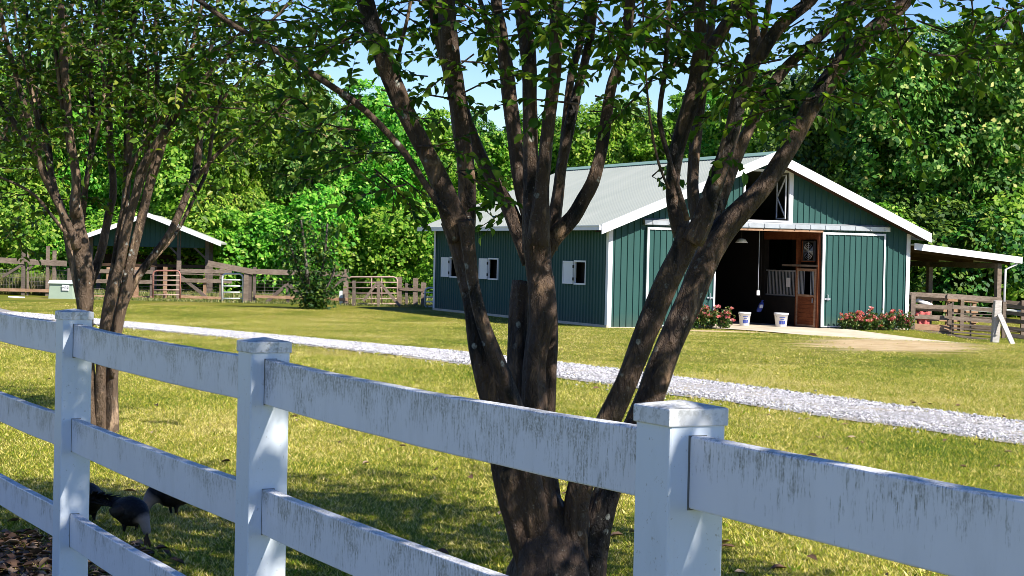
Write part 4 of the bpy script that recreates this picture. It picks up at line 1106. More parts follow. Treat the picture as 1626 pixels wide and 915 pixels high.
    L.hexa([(u0, -.25, zl(u0) - .05), (u1, -.25, zl(u1) - .05), (u1, 11.5, zl(u1) - .05), (u0, 11.5, zl(u0) - .05), (u0, -.25, zl(u0)), (u1, -.25, zl(u1)), (u1, 11.5, zl(u1)), (u0, 11.5, zl(u0))])
    lr = L.build('lean_to_roof', M['roof'], root)
    f = MB(); f.hexa([(u0, -.29, zl(u0) - .20), (u1 + .03, -.29, zl(u1) - .20), (u1 + .03, -.255, zl(u1) - .20), (u0, -.255, zl(u0) - .20), (u0, -.29, zl(u0) + .03), (u1 + .03, -.29, zl(u1) + .03), (u1 + .03, -.255, zl(u1) + .03), (u0, -.255, zl(u0) + .03)])
    f.box(u1, u1 + .03, -.25, 11.5, zl(u1) - .18, zl(u1) + .02); f.build('fascia', Wt, lr)
    for k in range(6):
        r = MB(); y = .1 + k * 2.1; r.hexa([(u0, y, zl(u0) - .26), (u1 - .2, y, zl(u1) - .26), (u1 - .2, y + .06, zl(u1) - .26), (u0, y + .06, zl(u0) - .26), (u0, y, zl(u0) - .06), (u1 - .2, y, zl(u1) - .06), (u1 - .2, y + .06, zl(u1) - .06), (u0, y + .06, zl(u0) - .06)]); r.build('rafter', M['dark_wood'], lr)
    b = MB(); b.box(15.42, 15.58, .0, 11.3, zl(15.5) - .46, zl(15.5) - .265); b.build('lean_to_beam', M['grey_wood'], root)
    for y in (.06, 4.1, 8.1, 11.2):
        p = MB(); p.box(15.41, 15.59, y - .09, y + .09, -.6, zl(15.5) - .30); p.build('lean_to_post', M['old_wood'], root)
    d = MB(); d.tube([(16.18, -.2, zl(u1) - .12), (16.1, -.2, zl(u1) - .22), (15.74, -.05, zl(u1) - .42), (15.72, -.02, -.3)], .045, 8); d.build('downspout', M['white'], root, smooth=True)
    return root
barn()

def local_thing(name, label, cat, u, v, z=0.0, rz=0, group=None):
    p = bw_(u, v, z); return thing(name, label, cat, p, BA + rz, group)

def bucket(u, v, r, h, label):
    o = local_thing('bucket', label, 'bucket', u, v, .017)
    m = MB(); m.lathe([(0, 0.0), (r * .74, 0), (r * .76, .01), (r * .95, h * .86), (r * 1.03, h * .87), (r * 1.03, h), (r * .98, h), (r * .92, h * .86), (r * .72, .03), (0, .03)], n=28); m.build('pail', M['bucket'], o, True)
    l = MB()   # printed label: bars of blue print on the camera side
    def patch(a0, a1, z0, z1):
        n = 8
        for i in range(n):
            q = []
            for aa, zz in ((i, z0), (i + 1, z0), (i + 1, z1), (i, z1)):
                a = a0 + (a1 - a0) * aa / n; rr = r * (.76 + .19 * (zz / (h * .86))) + .003
                q.append((rr * math.cos(a), rr * math.sin(a), zz))
            l.add(q, [(0, 1, 2, 3)])
    c = -PI / 2 - .35
    patch(c - .45, c + .45, h * .66, h * .70); patch(c - .30, c + .30, h * .52, h * .56)
    patch(c - .5, c - .1, h * .18, h * .44); patch(c - .04, c + .12, h * .18, h * .44); patch(c + .18, c + .5, h * .18, h * .44)
    l.build('print', M['blue'], o)
    b = MB(); pts = [(r * 1.03 * math.cos(a), -0.02 - r * .35 * math.sin(a), h * .9 - r * .75 * math.sin(a)) for a in np.linspace(0, PI, 13)]; b.tube(pts, .006, 5); b.build('handle', M['galv'], o, True)
bucket(7.05, .85, .245, .47, 'larger white bucket with blue print standing beside the wooden stall door')
bucket(6.05, 1.6, .215, .46, 'white bucket in the left shade of the barn aisle, blue print facing out')

def barn_lamp():
    p = bw_(5.8, 1.5, 2.86); o = thing('pendant_lamp', 'pale shallow lamp shade hanging in the dark barn doorway', 'lamp', p, BA)
    m = MB(); m.lathe([(.03, .14), (.12, .13), (.22, .0), (.20, -.005), (.10, .11)], n=20); m.build('shade', M['white'], o, True)
    r = MB(); r.tube([(0, 0, .13), (0, 0, .54)], .01, 6); r.build('rod', M['iron'], o)
    p = bw_(6.2, 1.0, 1.14); o = thing('hanging_cord', 'thin pale cord with a small switch box hanging in the barn doorway', 'cord', p, BA)
    r = MB(); r.tube([(0, 0, 0.1), (.004, 0, 1.0), (-.004, 0, 2.26)], .011, 6); r.build('cable', M['galv'], o)
    r = MB(); r.box(-.05, .05, -.03, .03, -.06, .10); r.build('switch_box', M['bucket'], o)
    p = bw_(7.93, .55, 2.62); o = thing('box_fan', 'black box fan mounted high above the stall door', 'fan', p, BA)
    r = MB(); r.box(-.05, .03, -.34, .34, -.34, -.30); r.box(-.05, .03, -.34, .34, .30, .34); r.box(-.05, .03, -.34, -.30, -.30, .30); r.box(-.05, .03, .30, .34, -.30, .30); r.build('housing', M['iron'], o)
    r = MB()
    for k in range(4):
        rr = .07 * (k + 1); r.tube([(-.05, rr * math.cos(a), rr * math.sin(a)) for a in np.linspace(0, 2 * PI, 25)], .005, 4)
    r.tube([(-.05, -.3, 0), (-.05, .3, 0)], .006, 4); r.tube([(-.05, 0, -.3), (-.05, 0, .3)], .006, 4); r.build('guard', M['galv'], o)
    r = MB()
    for k in range(4):
        a = k * PI / 2; r.hexa([(-.02, .03 * math.cos(a + 1.57), .03 * math.sin(a + 1.57)), (0, .04 * math.cos(a), .04 * math.sin(a)), (0.01, .26 * math.cos(a), .26 * math.sin(a)), (-.02, .26 * math.cos(a + .6), .26 * math.sin(a + .6)),
                                (-.015, .03 * math.cos(a + 1.57), .03 * math.sin(a + 1.57)), (.005, .04 * math.cos(a), .04 * math.sin(a)), (0.015, .26 * math.cos(a), .26 * math.sin(a)), (-.015, .26 * math.cos(a + .6), .26 * math.sin(a + .6))])
    r.build('blades', M['iron'], o)
    p = bw_(7.15, 2.4, .62); o = thing('feed_sack', 'blue and white feed sack hanging in the dark by the stall grille', 'sack', p, BA)
    m = MB(); rs = np.random.RandomState(2)
    m.lathe([(0, -.22), (.13, -.21), (.17, -.1), (.16, .08), (.12, .2), (.05, .26), (.06, .34), (0, .35)], n=16); m.v = [((x + rs.randn() * .012) * .6 + z * .25, y * .5 + rs.randn() * .008, z * .75) for x, y, z in m.v]; m.build('bag', M['blue'], o, True)
    m = MB(); m.box(-.09, .03, -.115, -.095, -.02, .10); m.build('print', M['bucket'], o)
    m = MB(); m.tube([(0, 0, .33), (.02, .02, 2.8)], .005, 4); m.build('cord', M['iron'], o)
    p = bw_(8.0, 2.0, 1.52); o = thing('notice_card', 'small white card fixed on the stall grille bars', 'card', p, BA)
    m = MB(); m.box(-.012, -.004 - .0, -.12, .12, -.16, .16); m.v = [(x + .02, y, z) for x, y, z in m.v]; m.build('card', M['bucket'], o)
barn_lamp()

# rose bushes by the doors
def rose_bush(label, spots, seed, hgt, dens):
    rs = np.random.RandomState(seed); us = [s[0] for s in spots]
    c = bw_(sum(us) / len(us), -.45); c.z = gz(c.x, c.y); o = thing('rose_bush', label, 'bush', c)
    P, D, N, L, Wd = [], [], [], [], []; FP, FD, FN_, FL_, FW = [], [], [], [], []; st = MB()
    for (u, v, h) in spots:
        b = bw_(u, v); b.z = gz(b.x, b.y); b = b - c
        for k in range(7):
            a = rs.rand() * 2 * PI; d = Vector((math.cos(a) * .35, math.sin(a) * .35, 1)); n = 4; p = Vector(b); pts = [p.copy()]
            for i in range(n): p = p + d * h / n * (0.7 + .4 * rs.rand()); d += Vector((rs.randn() * .1, rs.randn() * .1, 0)); pts.append(p.copy())
            st.tube(pts, [.008, .007, .006, .005, .003], 4)
            for i in range(int(34 * dens)):
                t = 1 + rs.rand() * (n - 1.01); q = pts[int(t)] + (pts[int(t) + 1] - pts[int(t)]) * (t % 1)
                P.append(np.array(q) + rs.randn(3) * .06); D.append(rs.randn(3)); N.append(rs.randn(3) * .6 + [0, 0, 1]); L.append(.06 + .05 * rs.rand()); Wd.append(.045 + .03 * rs.rand())
            for i in range(rs.randint(1, 3) if k % 2 else 1):
                q = np.array(pts[-1 - rs.randint(0, 2)]) + rs.randn(3) * .07
                for _ in range(9):
                    FP.append(q + rs.randn(3) * .012); dd = rs.randn(3); dd[2] = abs(dd[2]) * .6; FD.append(dd); FN_.append(rs.randn(3) + [0, 0, .7]); FL_.append(.082 + .03 * rs.rand()); FW.append(.08 + .02 * rs.rand())
    st.build('stems', M['trunk'], o)
    V, F = leaf_quads(np.array(P), np.array(D), np.array(N), np.array(L), np.array(Wd)); link('foliage', np_mesh('foliage', V, F), M['rose_leaf'], o)
    for k in range(0, len(FP), 9):
        V, F = leaf_quads(np.array(FP[k:k + 9]), np.array(FD[k:k + 9]), np.array(FN_[k:k + 9]), np.array(FL_[k:k + 9]), np.array(FW[k:k + 9]))
        link('bloom', np_mesh('bloom', V, F), M['petal'], o)
rose_bush('bushy pink-red rose left of the open barn doorway', [(2.75, -.5, .55), (3.0, -.42, .7), (3.3, -.5, .72), (3.6, -.45, .65), (3.9, -.5, .68), (4.1, -.5, .4)], 3, .7, 1.2)
rose_bush('long low row of pink-red roses before the right sliding door', [(8.7 + .26 * i, -.45 - .1 * (i % 2), .45 + .18 * ((i * 7) % 3) / 2) for i in range(11)], 4, .55, 1.0)

# ------------------------------------------------------------------ right paddock fence and gate
def right_side():
    def gp(u, v, h): p = bw_(u, v); return Vector((p.x, p.y, gz(p.x, p.y) + h))
    root = thing('board_fence', 'brown five board fence below the lean-to between the barn corner and the gate', 'fence', gp(12.5, -.15, 0)); o = root.location
    for u, hh in ((11.78, 1.27), (13.33, 1.22)):
        m = MB(); a = gp(u, -.1, -.3) - o; b = gp(u, -.1, hh) - o; m.bar(a, b, .15, .13, (0, 1, 0)); m.build('post', M['old_wood'], root)
    def rl(p, q, D0_, D1_, h, par, mt, nm='board', th=.04):
        m = MB(); m.bar(at(*p, D0_) - par.location, at(*q, D1_) - par.location, th, h, jit=.006); return m.build(nm, M[mt], par)
    for ya, yb, h, mt in ((467, 470.5, .15, 'old_wood'), (486, 488.5, .15, 'old_wood'), (502, 505, .15, 'old_wood'), (518, 522, .20, 'brown_wood'), (525, 529, .09, 'old_wood')):
        rl((1445, ya), (1507, yb), 64.7, 65.0, h, root, mt)
    rl((1504, 470.3), (1590, 476.5), 64.9, 65.6, .17, root, 'old_wood')
    # gate
    gt = thing('board_gate', 'wood and wire farm gate with dark slats between the brown fence and the white post', 'gate', gp(14.3, -.25, 0)); o = gt.location
    for ya, yb, w, mt in ((487.5, 492.5, .13, 'old_wood'), (505, 510.5, .13, 'old_wood'), (498, 500, .035, 'grey_wood'), (515, 519, .05, 'grey_wood'), (521, 526, .05, 'grey_wood'), (527, 532, .05, 'grey_wood'), (533, 540, .07, 'grey_wood')):
        rl((1512, ya), (1577, yb), 64.6, 64.6, w, gt, mt, 'slat', .03)
    for px, ya, yb in ((1513, 480, 534), (1541, 482, 537), (1576, 484, 541)):
        m = MB(); m.bar(at(px, yb, 64.68) - o, at(px, ya, 64.68) - o, .05, .06, (0, 1, 0)); m.build('stile', M['grey_wood'], gt)
    # inner fence behind
    f2 = thing('board_fence', 'orange-brown board fence deeper under the lean-to roof', 'fence', gp(13.5, 3.2, 0)); o = f2.location
    for u in (12.2, 13.3, 14.5, 15.7, 16.9):
        m = MB(); m.bar(gp(u, 3.2, -.1) - o, gp(u, 3.2, 1.25) - o, .14, .12, (0, 1, 0)); m.build('post', M['brown_wood'], f2)
    for h in (1.12, .72, .36, .08):
        m = MB(); m.bar(gp(12.0, 3.1, h) - o, gp(17, 3.1, h) - o, .04, .15, jit=.01); m.build('board', M['brown_wood'], f2)
    # white post with brace
    wp = thing('gate_post', 'thick whitewashed gate post propped by a slanting white brace', 'post', Vector((at(1580, 543, 62.0).x, 62.0, at(1580, 543, 62.0).z))); o = wp.location
    m = MB(); m.bar(Vector((-.02, 0, -.2)), Vector((.06, 0, 1.38)), .24, .20, (0, 1, 0), .015); m.build('post', M['limewash'], wp, bevel=.015)
    m = MB(); a = at(1611, 553, 60.8) - o; m.bar(Vector((.08, -.14, 0.92)), a, .15, .11, (0, 1, 0), .01); m.build('brace', M['limewash'], wp, bevel=.01)
    m = MB(); m.bar(Vector((.0, -.12, .25)), Vector((.16, -.1, .85)), .08, .08, (0, 1, 0), .01); m.build('strut', M['limewash'], wp)
    # fence running off to the right
    f3 = thing('board_fence', 'weathered board fence sloping off to the right of the white post', 'fence', gp(15.8, -.3, 0)); o = f3.location
    P0 = gp(15.65, -.15, 0); d = Vector((.80, -.60, 0))
    def q(s, h): p = P0 + d * s; return Vector((p.x, p.y, P0.z - s * .07 + h)) - o
    for s in (0, 2.3, 4.6):
        m = MB(); m.bar(q(s, -.3), q(s, 1.3), .14, .13, (0, 1, 0)); m.build('post', M['old_wood'], f3)
    for h in (1.16, .92, .66, .38, .12):
        m = MB(); m.bar(q(0, h), q(4.7, h), .04, .13, jit=.015); m.build('board', M['old_wood'], f3)
    f4 = thing('board_fence', 'pale silvery board fence further back at the right picture edge', 'fence', gp(17, 3.5, 0)); o4 = f4.location
    P1 = gp(16.2, 3.0, 0); d4 = Vector((.93, -.36, 0))
    def q4(s, h): p = P1 + d4 * s; return Vector((p.x, p.y, P1.z - s * .05 + h)) - o4
    for s in (0, 2.2, 4.4, 6.6):
        m = MB(); m.bar(q4(s, -.3), q4(s, 1.3), .13, .13, (0, 1, 0)); m.build('post', M['old_wood'], f4)
    for h in (1.2, .85, .5, .18):
        m = MB(); m.bar(q4(0, h), q4(6.8, h), .04, .14, jit=.02); m.build('board', M['pipe_white' if h == .85 else 'old_wood'], f4)
    # blanket
    b = thing('saddle_blanket', 'faded red cloth with a white rolled top hung over the brown fence boards', 'blanket', gp(12.35, .1, 0)); rs = np.random.RandomState(4)
    m = MB(); n = 9
    for i in range(n + 1):
        for j in range(n + 1):
            x = -.26 + .52 * i / n; z = .72 - .58 * j / n * (1 - .18 * abs(math.sin(i * .7)))
            m.v.append((x * (1 - .25 * j / n), -.08 + .05 * math.sin(i * 1.5 + j * .3) + rs.randn() * .006, z))
    for i in range(n):
        for j in range(n): k = i * (n + 1) + j; m.f.append((k, k + 1, k + n + 2, k + n + 1))
    c = m.build('cloth', M['red_cloth'], b, True); sd = c.modifiers.new('thickness', 'SOLIDIFY'); sd.thickness = .02
    m = MB(); m.tube([(-.32, .0, 1.08), (-.18, .0, 1.10), (0, 0, 1.03), (.16, .0, .98), (.30, 0, .93)], [.05, .085, .08, .09, .05], 10); m.v = [(x + rs.randn() * .01, y + rs.randn() * .01, z + rs.randn() * .01) for x, y, z in m.v]
    m.build('roll', M['white_cloth'], b, True)
right_side()

# ------------------------------------------------------------------ left paddock: shed, fences, gates, box
GZL = -0.672
def X(px, D, py=460): return at(px, py, D).x
def Zp(px, py, D): return at(px, py, D).z

def shed():
    D = 86.0; cx = X(238, D, 350); W2 = 3.35
    o = thing('open_shed', 'open-sided shed with dark green gable and pale metal roof beyond the paddock fence', 'shed', (cx, D, GZL), BA * .25)
    zt = Zp(238, 340, D) - GZL; ze = Zp(350, 386, D) - GZL; sl = (zt - ze) / W2; Ld = 6.5
    top = lambda x: zt - sl * abs(x)
    r = MB()
    for s in (-1, 1):
        r.hexa([(0, -1.3, zt - .07), (s * W2, -1.3, ze - .07), (s * W2, Ld, ze - .07), (0, Ld, zt - .07), (0, -1.3, zt), (s * W2, -1.3, ze), (s * W2, Ld, ze), (0, Ld, zt)])  # front overhang lengthened so that its shade darkens the gable
    r.build('roof', M['roof'], o)
    for s in (-1, 1):
        f = MB(); f.hexa([(0, -1.34, zt - .16), (s * W2, -1.34, ze - .16), (s * W2, -1.305, ze - .16), (0, -1.305, zt - .16), (0, -1.34, zt + .05), (s * W2, -1.34, ze + .05), (s * W2, -1.305, ze + .05), (0, -1.305, zt + .05)]); f.build('rake_trim', M['white'], o)
    zg = Zp(280, 393, D) - GZL
    g = MB(); rib_panel(g, -2.75, 2.75, lambda s: 0, lambda s: top(s) - .1, lambda s, z, q: (s, -q, z if not callable(z) else zg), (0.0,))
    g.build('gable_siding', M['green'], o)
    for y in (.05, 3.1, 6.2):
        for x in (-2.65, 0.0 if y > 1 else 1.35, 2.65):
            p = MB(); p.box(x - .09, x + .09, y - .08, y + .08, -.2, top(x) - .12); p.build('post', M['grey_wood'], o)
    b = MB(); b.bar((2.65, .05, 1.75), (1.95, .05, 2.4), .09, .09); b.bar((1.35, .05, 1.9), (.85, .05, 2.4), .09, .09); b.build('knee_brace', M['grey_wood'], o)
    b = MB(); b.box(-2.7, 2.7, 5.9, 6.0, .9, 1.9); b.build('back_boards', M['dark_wood'], o)
    b = MB(); b.box(-2.7, 2.7, .12, .18, zg - .02, zg + .14); b.build('tie_beam', M['dark_wood'], o)
    b = MB(); b.box(-2.6, 2.6, .02, .06, 1.36, 1.5); b.build('side_rail', M['dark_wood'], o)
shed()

def post_fence(label, D, posts, rails, braces=(), wires=(), mat='old_wood', pm='grey_wood', ox=None, wpx=None):
    ox = X(ox or posts[0][0], D); o = thing('paddock_fence', label, 'fence', (ox, D, GZL))
    L = lambda px, py, dd=0: at(px, py, D + dd) - o.location
    for p in posts:
        px, ty = p[0], p[1]; w = p[2] if len(p) > 2 else .16; mm = p[3] if len(p) > 3 else pm
        x = X(px, D) - ox; m = MB(); m.bar((x, 0, -.25), (x + random.uniform(-.02, .02), 0, L(px, ty).z), w, w, (0, 1, 0), .008); m.build('post', M[mm], o)
    for (a, b, h, *mm) in rails:
        m = MB(); m.bar(L(*a, -.11), L(*b, -.11), .045, h, jit=.008); m.build('rail', M[mm[0] if mm else mat], o)
    for (a, b, w) in braces:
        m = MB(); m.bar(L(*a, -.05), L(*b, -.05), w, w, jit=.005); m.build('brace', M[pm], o)
    if wires:
        m = MB(); a, b, ys, step = wires
        for y in ys: m.tube([L(a, y, .05), L(b, y + (b - a) * .012, .05)], .008, 4)
        px = a
        while px < b: m.tube([L(px, ys[0], .05), L(px, ys[-1], .05)], .006, 4); px += step
        m.build('wire_mesh', M['wire'], o)
    return o

post_fence('plank-topped wire fence with slanting braces at the far left', 83, [(-35, 402), (37, 398), (44, 400, .08, 'old_wood'), (75, 391, .14, 'old_wood'), (86, 398, .14, 'old_wood'), (110, 426)],
           [((-45, 411), (106, 419), .25), ((-45, 459), (112, 463), .14, 'brown_wood')], [((4, 440), (38, 419), .11), ((46, 428), (58, 416), .09)], (-40, 112, (428, 434, 440, 446, 452, 458), 5))
post_fence('two rail grey board fence with pinkish posts before the shed', 82.5, [(135, 427), (172, 424, .17, 'brown_wood'), (216, 424, .2, 'brown_wood'), (241, 425, .16)],
           [((118, 430), (243, 432), .17), ((118, 446), (243, 448), .17), ((118, 470), (243, 472), .10, 'brown_wood')], (), (120, 241, (454, 458, 462, 466), 200))
post_fence('board fence with one long slanting brace between the red gate and the white gate', 81.5, [(283, 414, .17, 'old_wood'), (262, 424, .16, 'brown_wood'), (325, 442, .12, 'brown_wood'), (352, 427, .17, 'old_wood')],
           [((286, 430), (368, 432), .16), ((286, 435), (350, 437), .05), ((286, 445), (368, 447), .17), ((286, 471), (352, 474), .12, 'brown_wood')], [((287, 439), (331, 475), .13)], (288, 352, (452, 456, 460, 464, 468), 200))
post_fence('fence with a heavy weathered top plank and A-shaped brace post', 79, [(391, 427, .2, 'old_wood'), (397, 429, .14), (404, 424, .12), (457, 449, .15), (511, 447, .13), (549, 428, .2, 'old_wood'), (542, 462, .14, 'pipe_white')],
           [((330, 418), (402, 432), .24), ((400, 431), (551, 436), .22), ((405, 471), (552, 476), .12, 'brown_wood')], [((421, 482), (457, 451), .14), ((457, 451), (486, 475), .14), ((514, 468), (545, 443), .12)],
           (406, 548, (441, 446, 451, 456, 461, 466), 14))
post_fence('short post fence beside the back corner of the barn', 79.5, [(634, 440, .2, 'old_wood'), (646, 450, .12), (660, 442, .2, 'old_wood'), (672, 449, .2, 'old_wood')],
           [((634, 459), (672, 461), .12)], (), (636, 672, (452, 457, 466, 471, 476, 481), 5))

def pipe_gate(label, D, x0, x1, y0, y1, bars, mat, r=.03, braces=(), verts=(), round_=True, barmat=None):
    ox = X(x0, D); o = thing('pipe_gate', label, 'gate', (ox, D, GZL))
    L = lambda px, py: at(px, py, D - .12) - o.location
    a, b, c, d = L(x0, y1), L(x0, y0), L(x1, y0), L(x1, y1); k = .16 if round_ else .02
    def co(p, q, s):
        dv = (q - p).normalized(); return p + dv * s
    m = MB(); m.tube([a, co(b, a, k), b + ((a - b).normalized() + (c - b).normalized()) * k * .3, co(b, c, k), co(c, b, k), c + ((b - c).normalized() + (d - c).normalized()) * k * .3, co(c, d, k), d], r, 8); m.tube([a, d], r, 8); m.build('frame', M[mat], o, True)
    for i in range(1, bars + 1):
        t = i / (bars + 1) * (1.0 if i else 1); m = MB(); m.tube([b.lerp(a, t), c.lerp(d, t)], r * .85, 6); m.build('bar', M[barmat or mat], o, True)
    for px in verts:
        t = (px - x0) / (x1 - x0); m = MB(); m.tube([b.lerp(c, t), a.lerp(d, t)], r * .8, 6); m.build('upright', M[mat], o, True)
    h = MB(); h.tube([a + Vector((-.08, 0, .2)), a + Vector((.02, 0, .2))], .02, 6); h.tube([b + Vector((-.08, 0, -.25)), b + Vector((.02, 0, -.25))], .02, 6); h.build('hinge', M['iron'], o)
    return o
pipe_gate('narrow rusty red pipe gate with pale worn bars before the shed', 80.8, 243, 286, 430, 476, 5, 'pipe_red', .036, barmat='pipe_brown')
pipe_gate('narrow white pipe gate with rounded top between grey posts', 79.2, 353, 386, 435, 484, 4, 'pipe_white', .042)
pipe_gate('wide brown pipe gate with round corners left of the barn', 79.2, 552, 631, 440, 483, 4, 'pipe_brown', .034, (), (590, 606))
pipe_gate('small white pipe gate tight against the barn corner', 78.6, 675, 692, 457, 487, 3, 'pipe_white', .036)
def bracing():
    D = 78.4; ox = X(600, D); o = thing('fence_brace', 'A-frame timber brace with two posts standing before the wide pipe gate', 'brace', (ox, D, GZL))
    L = lambda px, py: at(px, py, D) - o.location
    for px, py, base in ((562, 446, 486), (601, 447, 487)):
        m = MB(); m.bar(Vector((L(px, base).x, 0, -.2)), L(px, py), .13, .13, (0, 1, 0), .006); m.build('post', M['grey_wood' if px < 580 else 'old_wood'], o)
    for a, b in (((577, 478), (600, 448)), ((602, 448), (636, 487))):
        m = MB(); m.bar(L(*a), L(*b), .11, .11, jit=.005); m.build('brace', M['old_wood'], o)
bracing()

def utility_box():
    D = 79.6; x0, x1 = X(81, D), X(122, D); w = x1 - x0; o = thing('utility_box', 'pale green utility cabinet with a white sign on the lawn at left', 'utility box', ((x0 + x1) / 2, D, GZL), -.1)
    h = .74
    m = MB(); m.hexa([(-w / 2, -.4, -.05), (w / 2, -.4, -.05), (w / 2, .4, -.05), (-w / 2, .4, -.05), (-w / 2 + .04, -.36, h - .1), (w / 2 - .04, -.36, h - .1), (w / 2 - .04, .36, h - .1), (-w / 2 + .04, .36, h - .1)]); m.build('cabinet', M['box_green'], o, bevel=.02)
    m = MB(); m.hexa([(-w / 2 - .03, -.44, h - .097), (w / 2 + .03, -.44, h - .097), (w / 2 + .03, .44, h - .097), (-w / 2 - .03, .44, h - .097), (-w / 2 + .03, -.37, h + .05), (w / 2 - .03, -.37, h + .05), (w / 2 - .03, .37, h + .05), (-w / 2 + .03, .37, h + .05)]); m.build('lid', m_simple('pale_lid', (0.50, 0.56, 0.50), .5, .05), o, bevel=.02)
    s = MB(); s.box(.06, .38, -.43, -.42, .36, .60); sg = s.build('sign', M['white'], o)
    t = MB()   # three rough characters, unreadable in the photo
    for bx in ((.10, .115, .44, .53), (.085, .15, .478, .492), (.185, .20, .44, .53), (.20, .25, .515, .53), (.235, .25, .44, .515), (.285, .30, .44, .53), (.30, .345, .44, .455), (.30, .34, .515, .53), (.33, .345, .455, .515)):
        t.box(bx[0], bx[1], -.436, -.431, bx[2], bx[3])
    t.build('lettering', M['black'], sg)
utility_box()

def plank():
    D = 79.0; p = at(26, 467, D); o = MB(); o.bar((-.33, 0, .05), (.33, .1, .03), .25, .05); ob = o.build('loose_plank', M['white'], None); ob.location = (p.x, D, GZL); tag(ob, 'pale loose plank lying on the grass at the far left', 'plank')
plank()

def sapling():
    D = 73.0; rs = np.random.RandomState(8); p = at(492, 492, D); b = Vector((p.x, D, gz(p.x, D))); o = thing('sapling', 'slim dark sapling with leafy foot standing before the braced fence', 'tree', b)
    mb = MB(); tw = MB(); acc = [[], [], [], [], []]; limbs = []
    for pts in ([(495, 496, 9), (492, 470, 8), (488, 440, 6), (484, 400, 5), (478, 350, 3)], [(497, 495, 8), (503, 470, 6), (510, 440, 5), (516, 400, 4), (520, 355, 3)], [(490, 470, 5), (478, 440, 4), (466, 405, 3), (455, 375, 2)], [(500, 480, 5), (520, 455, 4), (532, 425, 3)]):
        P = [(*at(a, c, D + rs.randn() * .2), w * D / FPX / 2) for a, c, w in pts]; C = limb_tube(mb, P, 7, .15, 3, .1, False); limbs.append(C)
    off = b
    mb.v = [tuple(Vector(v) - off) for v in mb.v]; mb.build('trunk', M['trunk'], o, True)
    P = []
    for C in limbs:
        for c in C:
            if c[2] > b.z + .05:
                for k in range(26): P.append(np.array(c[:3]) + rs.randn(3) * np.array([.32, .32, .25]))
    for k in range(700): P.append(np.array([b.x + .15, b.y, b.z + .45]) + rs.randn(3) * np.array([.30, .3, .30]))
    P = np.array(P); P[:, 2] = np.maximum(P[:, 2], b.z + .05); n = len(P)
    V, F = leaf_quads(P - np.array(b), rs.randn(n, 3) + [0, 0, -.4], rs.randn(n, 3) * .7 + [0, 0, 1], .13 + .10 * rs.rand(n), .08 + .05 * rs.rand(n), False)
    link('crown', np_mesh('crown', V, F), M['sap_leaf'], o)
sapling()

def weeds():
    rs = np.random.RandomState(6); N = 26000
    px = np.where(rs.rand(N) < .35, rs.uniform(-80, 120, N), rs.uniform(-80, 690, N)); D = 83.5 + rs.rand(N) * 4.5
    x = (px - CX) / FPX * D; z = gz_arr(x, D)
    h = (0.25 + .55 * rs.rand(N)) * np.where(px < 90, 1.3, .42); w = .03 + .04 * rs.rand(N)
    P = np.stack([x, D, z], -1); Dd = np.stack([rs.randn(N) * .3, rs.randn(N) * .3, np.ones(N)], -1); Nn = rs.randn(N, 3)
    V, F = leaf_quads(P, Dd, Nn, h, w, False)
    N2 = 6000; px = rs.uniform(150, 690, N2); D = 78.2 + rs.rand(N2) * 2.5; x = (px - CX) / FPX * D
    P = np.stack([x, D, gz_arr(x, D)], -1); V2, F2 = leaf_quads(P, np.stack([rs.randn(N2) * .4, rs.randn(N2) * .4, np.ones(N2)], -1), rs.randn(N2, 3), .06 + .10 * rs.rand(N2), .02 + .03 * rs.rand(N2), False)
    V = np.concatenate([V, V2]); F = np.concatenate([F, F2 + len(V) - len(V2)])
    tag(link('tall_weeds', np_mesh('tall_weeds', V, F), M['weed']), 'tall pale weeds and grass along the paddock fence', 'weeds', kind='stuff')
weeds()

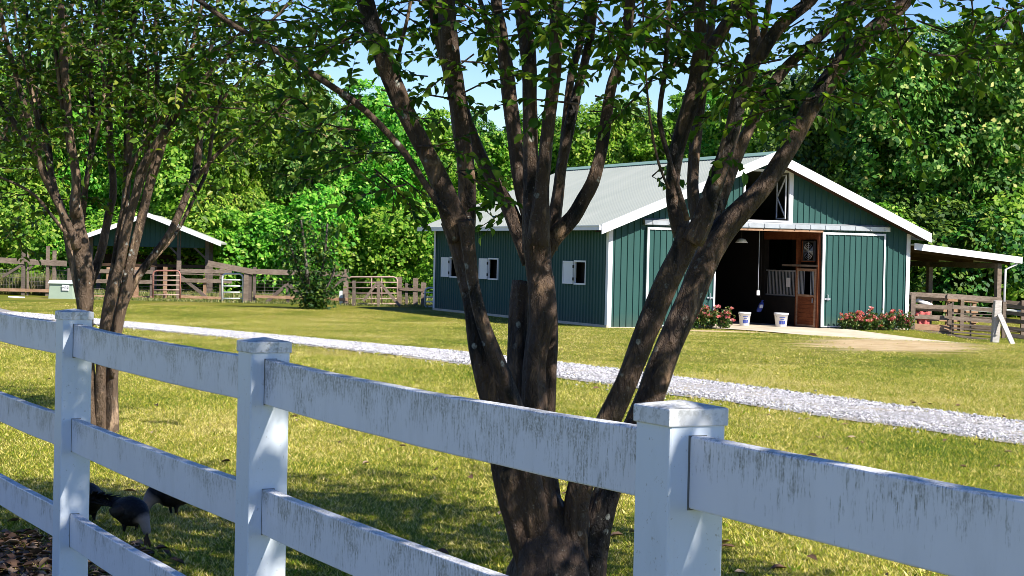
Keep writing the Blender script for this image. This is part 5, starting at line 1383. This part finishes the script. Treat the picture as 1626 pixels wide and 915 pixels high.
# ------------------------------------------------------------------ dark hens in the shade
def hen_mat():
    t = NT('black_feathers'); v = t.coord()
    hd = t.n('ShaderNodeVectorMath'); hd.operation = 'DISTANCE'; t.l(v, hd.inputs[0]); hd.inputs[1].default_value = (0.20, 0, 0.075)
    k = t.math('ADD', hd.outputs['Value'], t.math('MULTIPLY', t.noise(v, 22, 3), 0.03))
    f = t.bw(k, 0.105, 0.14)
    body = t.ramp(t.noise(t.coord('Object', (1, 1, .6)), 38, 5, .65), [(.35, (.004, .004, .005)), (.6, (.010, .009, .009)), (.8, (.035, .032, .03))])
    c = t.mix(f, (0.24, 0.19, 0.16), body)
    return t.end(t.bsdf(c, .6, .2, 0, t.bump(t.noise(v, 45, 4), .5, .01)))
HM = hen_mat()
def hen(px, py, D, rz, label, sc=1.0):
    x = at(px, py, D).x; o = thing('hen', label, 'hen', (x, D, -0.035), rz); o.scale = (sc,) * 3
    m = MB()
    # spine: tail -> back -> breast -> bent neck -> head -> beak
    C = catmull([(-.20, 0, .22, .012), (-.16, 0, .205, .045), (-.09, 0, .19, .085), (0, 0, .185, .105), (.08, 0, .18, .095), (.13, 0, .165, .066), (.165, 0, .135, .044), (.185, 0, .10, .034), (.198, 0, .072, .031), (.206, 0, .045, .024), (.212, 0, .022, .010), (.214, 0, .012, .003)], .012)
    m.tube([c[:3] for c in C], [c[3] for c in C], 18)
    for s in (-1, 1):
        m.tube([(.0, s * .05, .13), (.01, s * .052, .07), (.0, s * .052, .012)], [.032, .012, .008], 8)
        for a in (-.5, 0, .5): m.tube([(.0, s * .052, .012), (.045 * math.cos(a), s * .052 + .045 * math.sin(a), .006)], [.007, .004], 6)
    b = m.build('body', HM, o, True)
    rm = b.modifiers.new('remesh', 'REMESH'); rm.mode = 'VOXEL'; rm.voxel_size = .006; rm.use_smooth_shade = True
    for s in (-1, 1):
        w = MB(); C = catmull([(.07, s * .088, .20, .012), (.02, s * .104, .19, .045), (-.06, s * .098, .18, .040), (-.14, s * .06, .18, .012)], .02)
        base = len(w.v); w.tube([c[:3] for c in C], [c[3] for c in C], 10); w.v = [(vx, s * .085 + (vy - s * .085) * .55, vz) for vx, vy, vz in w.v]; w.build('wing', HM, o, True)
    t = MB()
    for k in range(7):
        a = (k - 3) * .13; t.bar((-.15, a * .12, .205), (-.27, a * .35, .265 - abs(a) * .08), .035, .008)
    t.build('tail', HM, o)
hen(206, 845, 11.0, -.75, 'black hen with pale lowered head pecking beside the left fence post', .84)
hen(136, 832, 11.3, 2.0, 'black hen half hidden behind the left fence post', .98)
hen(277, 822, 11.75, -2.6, 'black hen mostly hidden behind the middle rail, right of the others', 1.0)
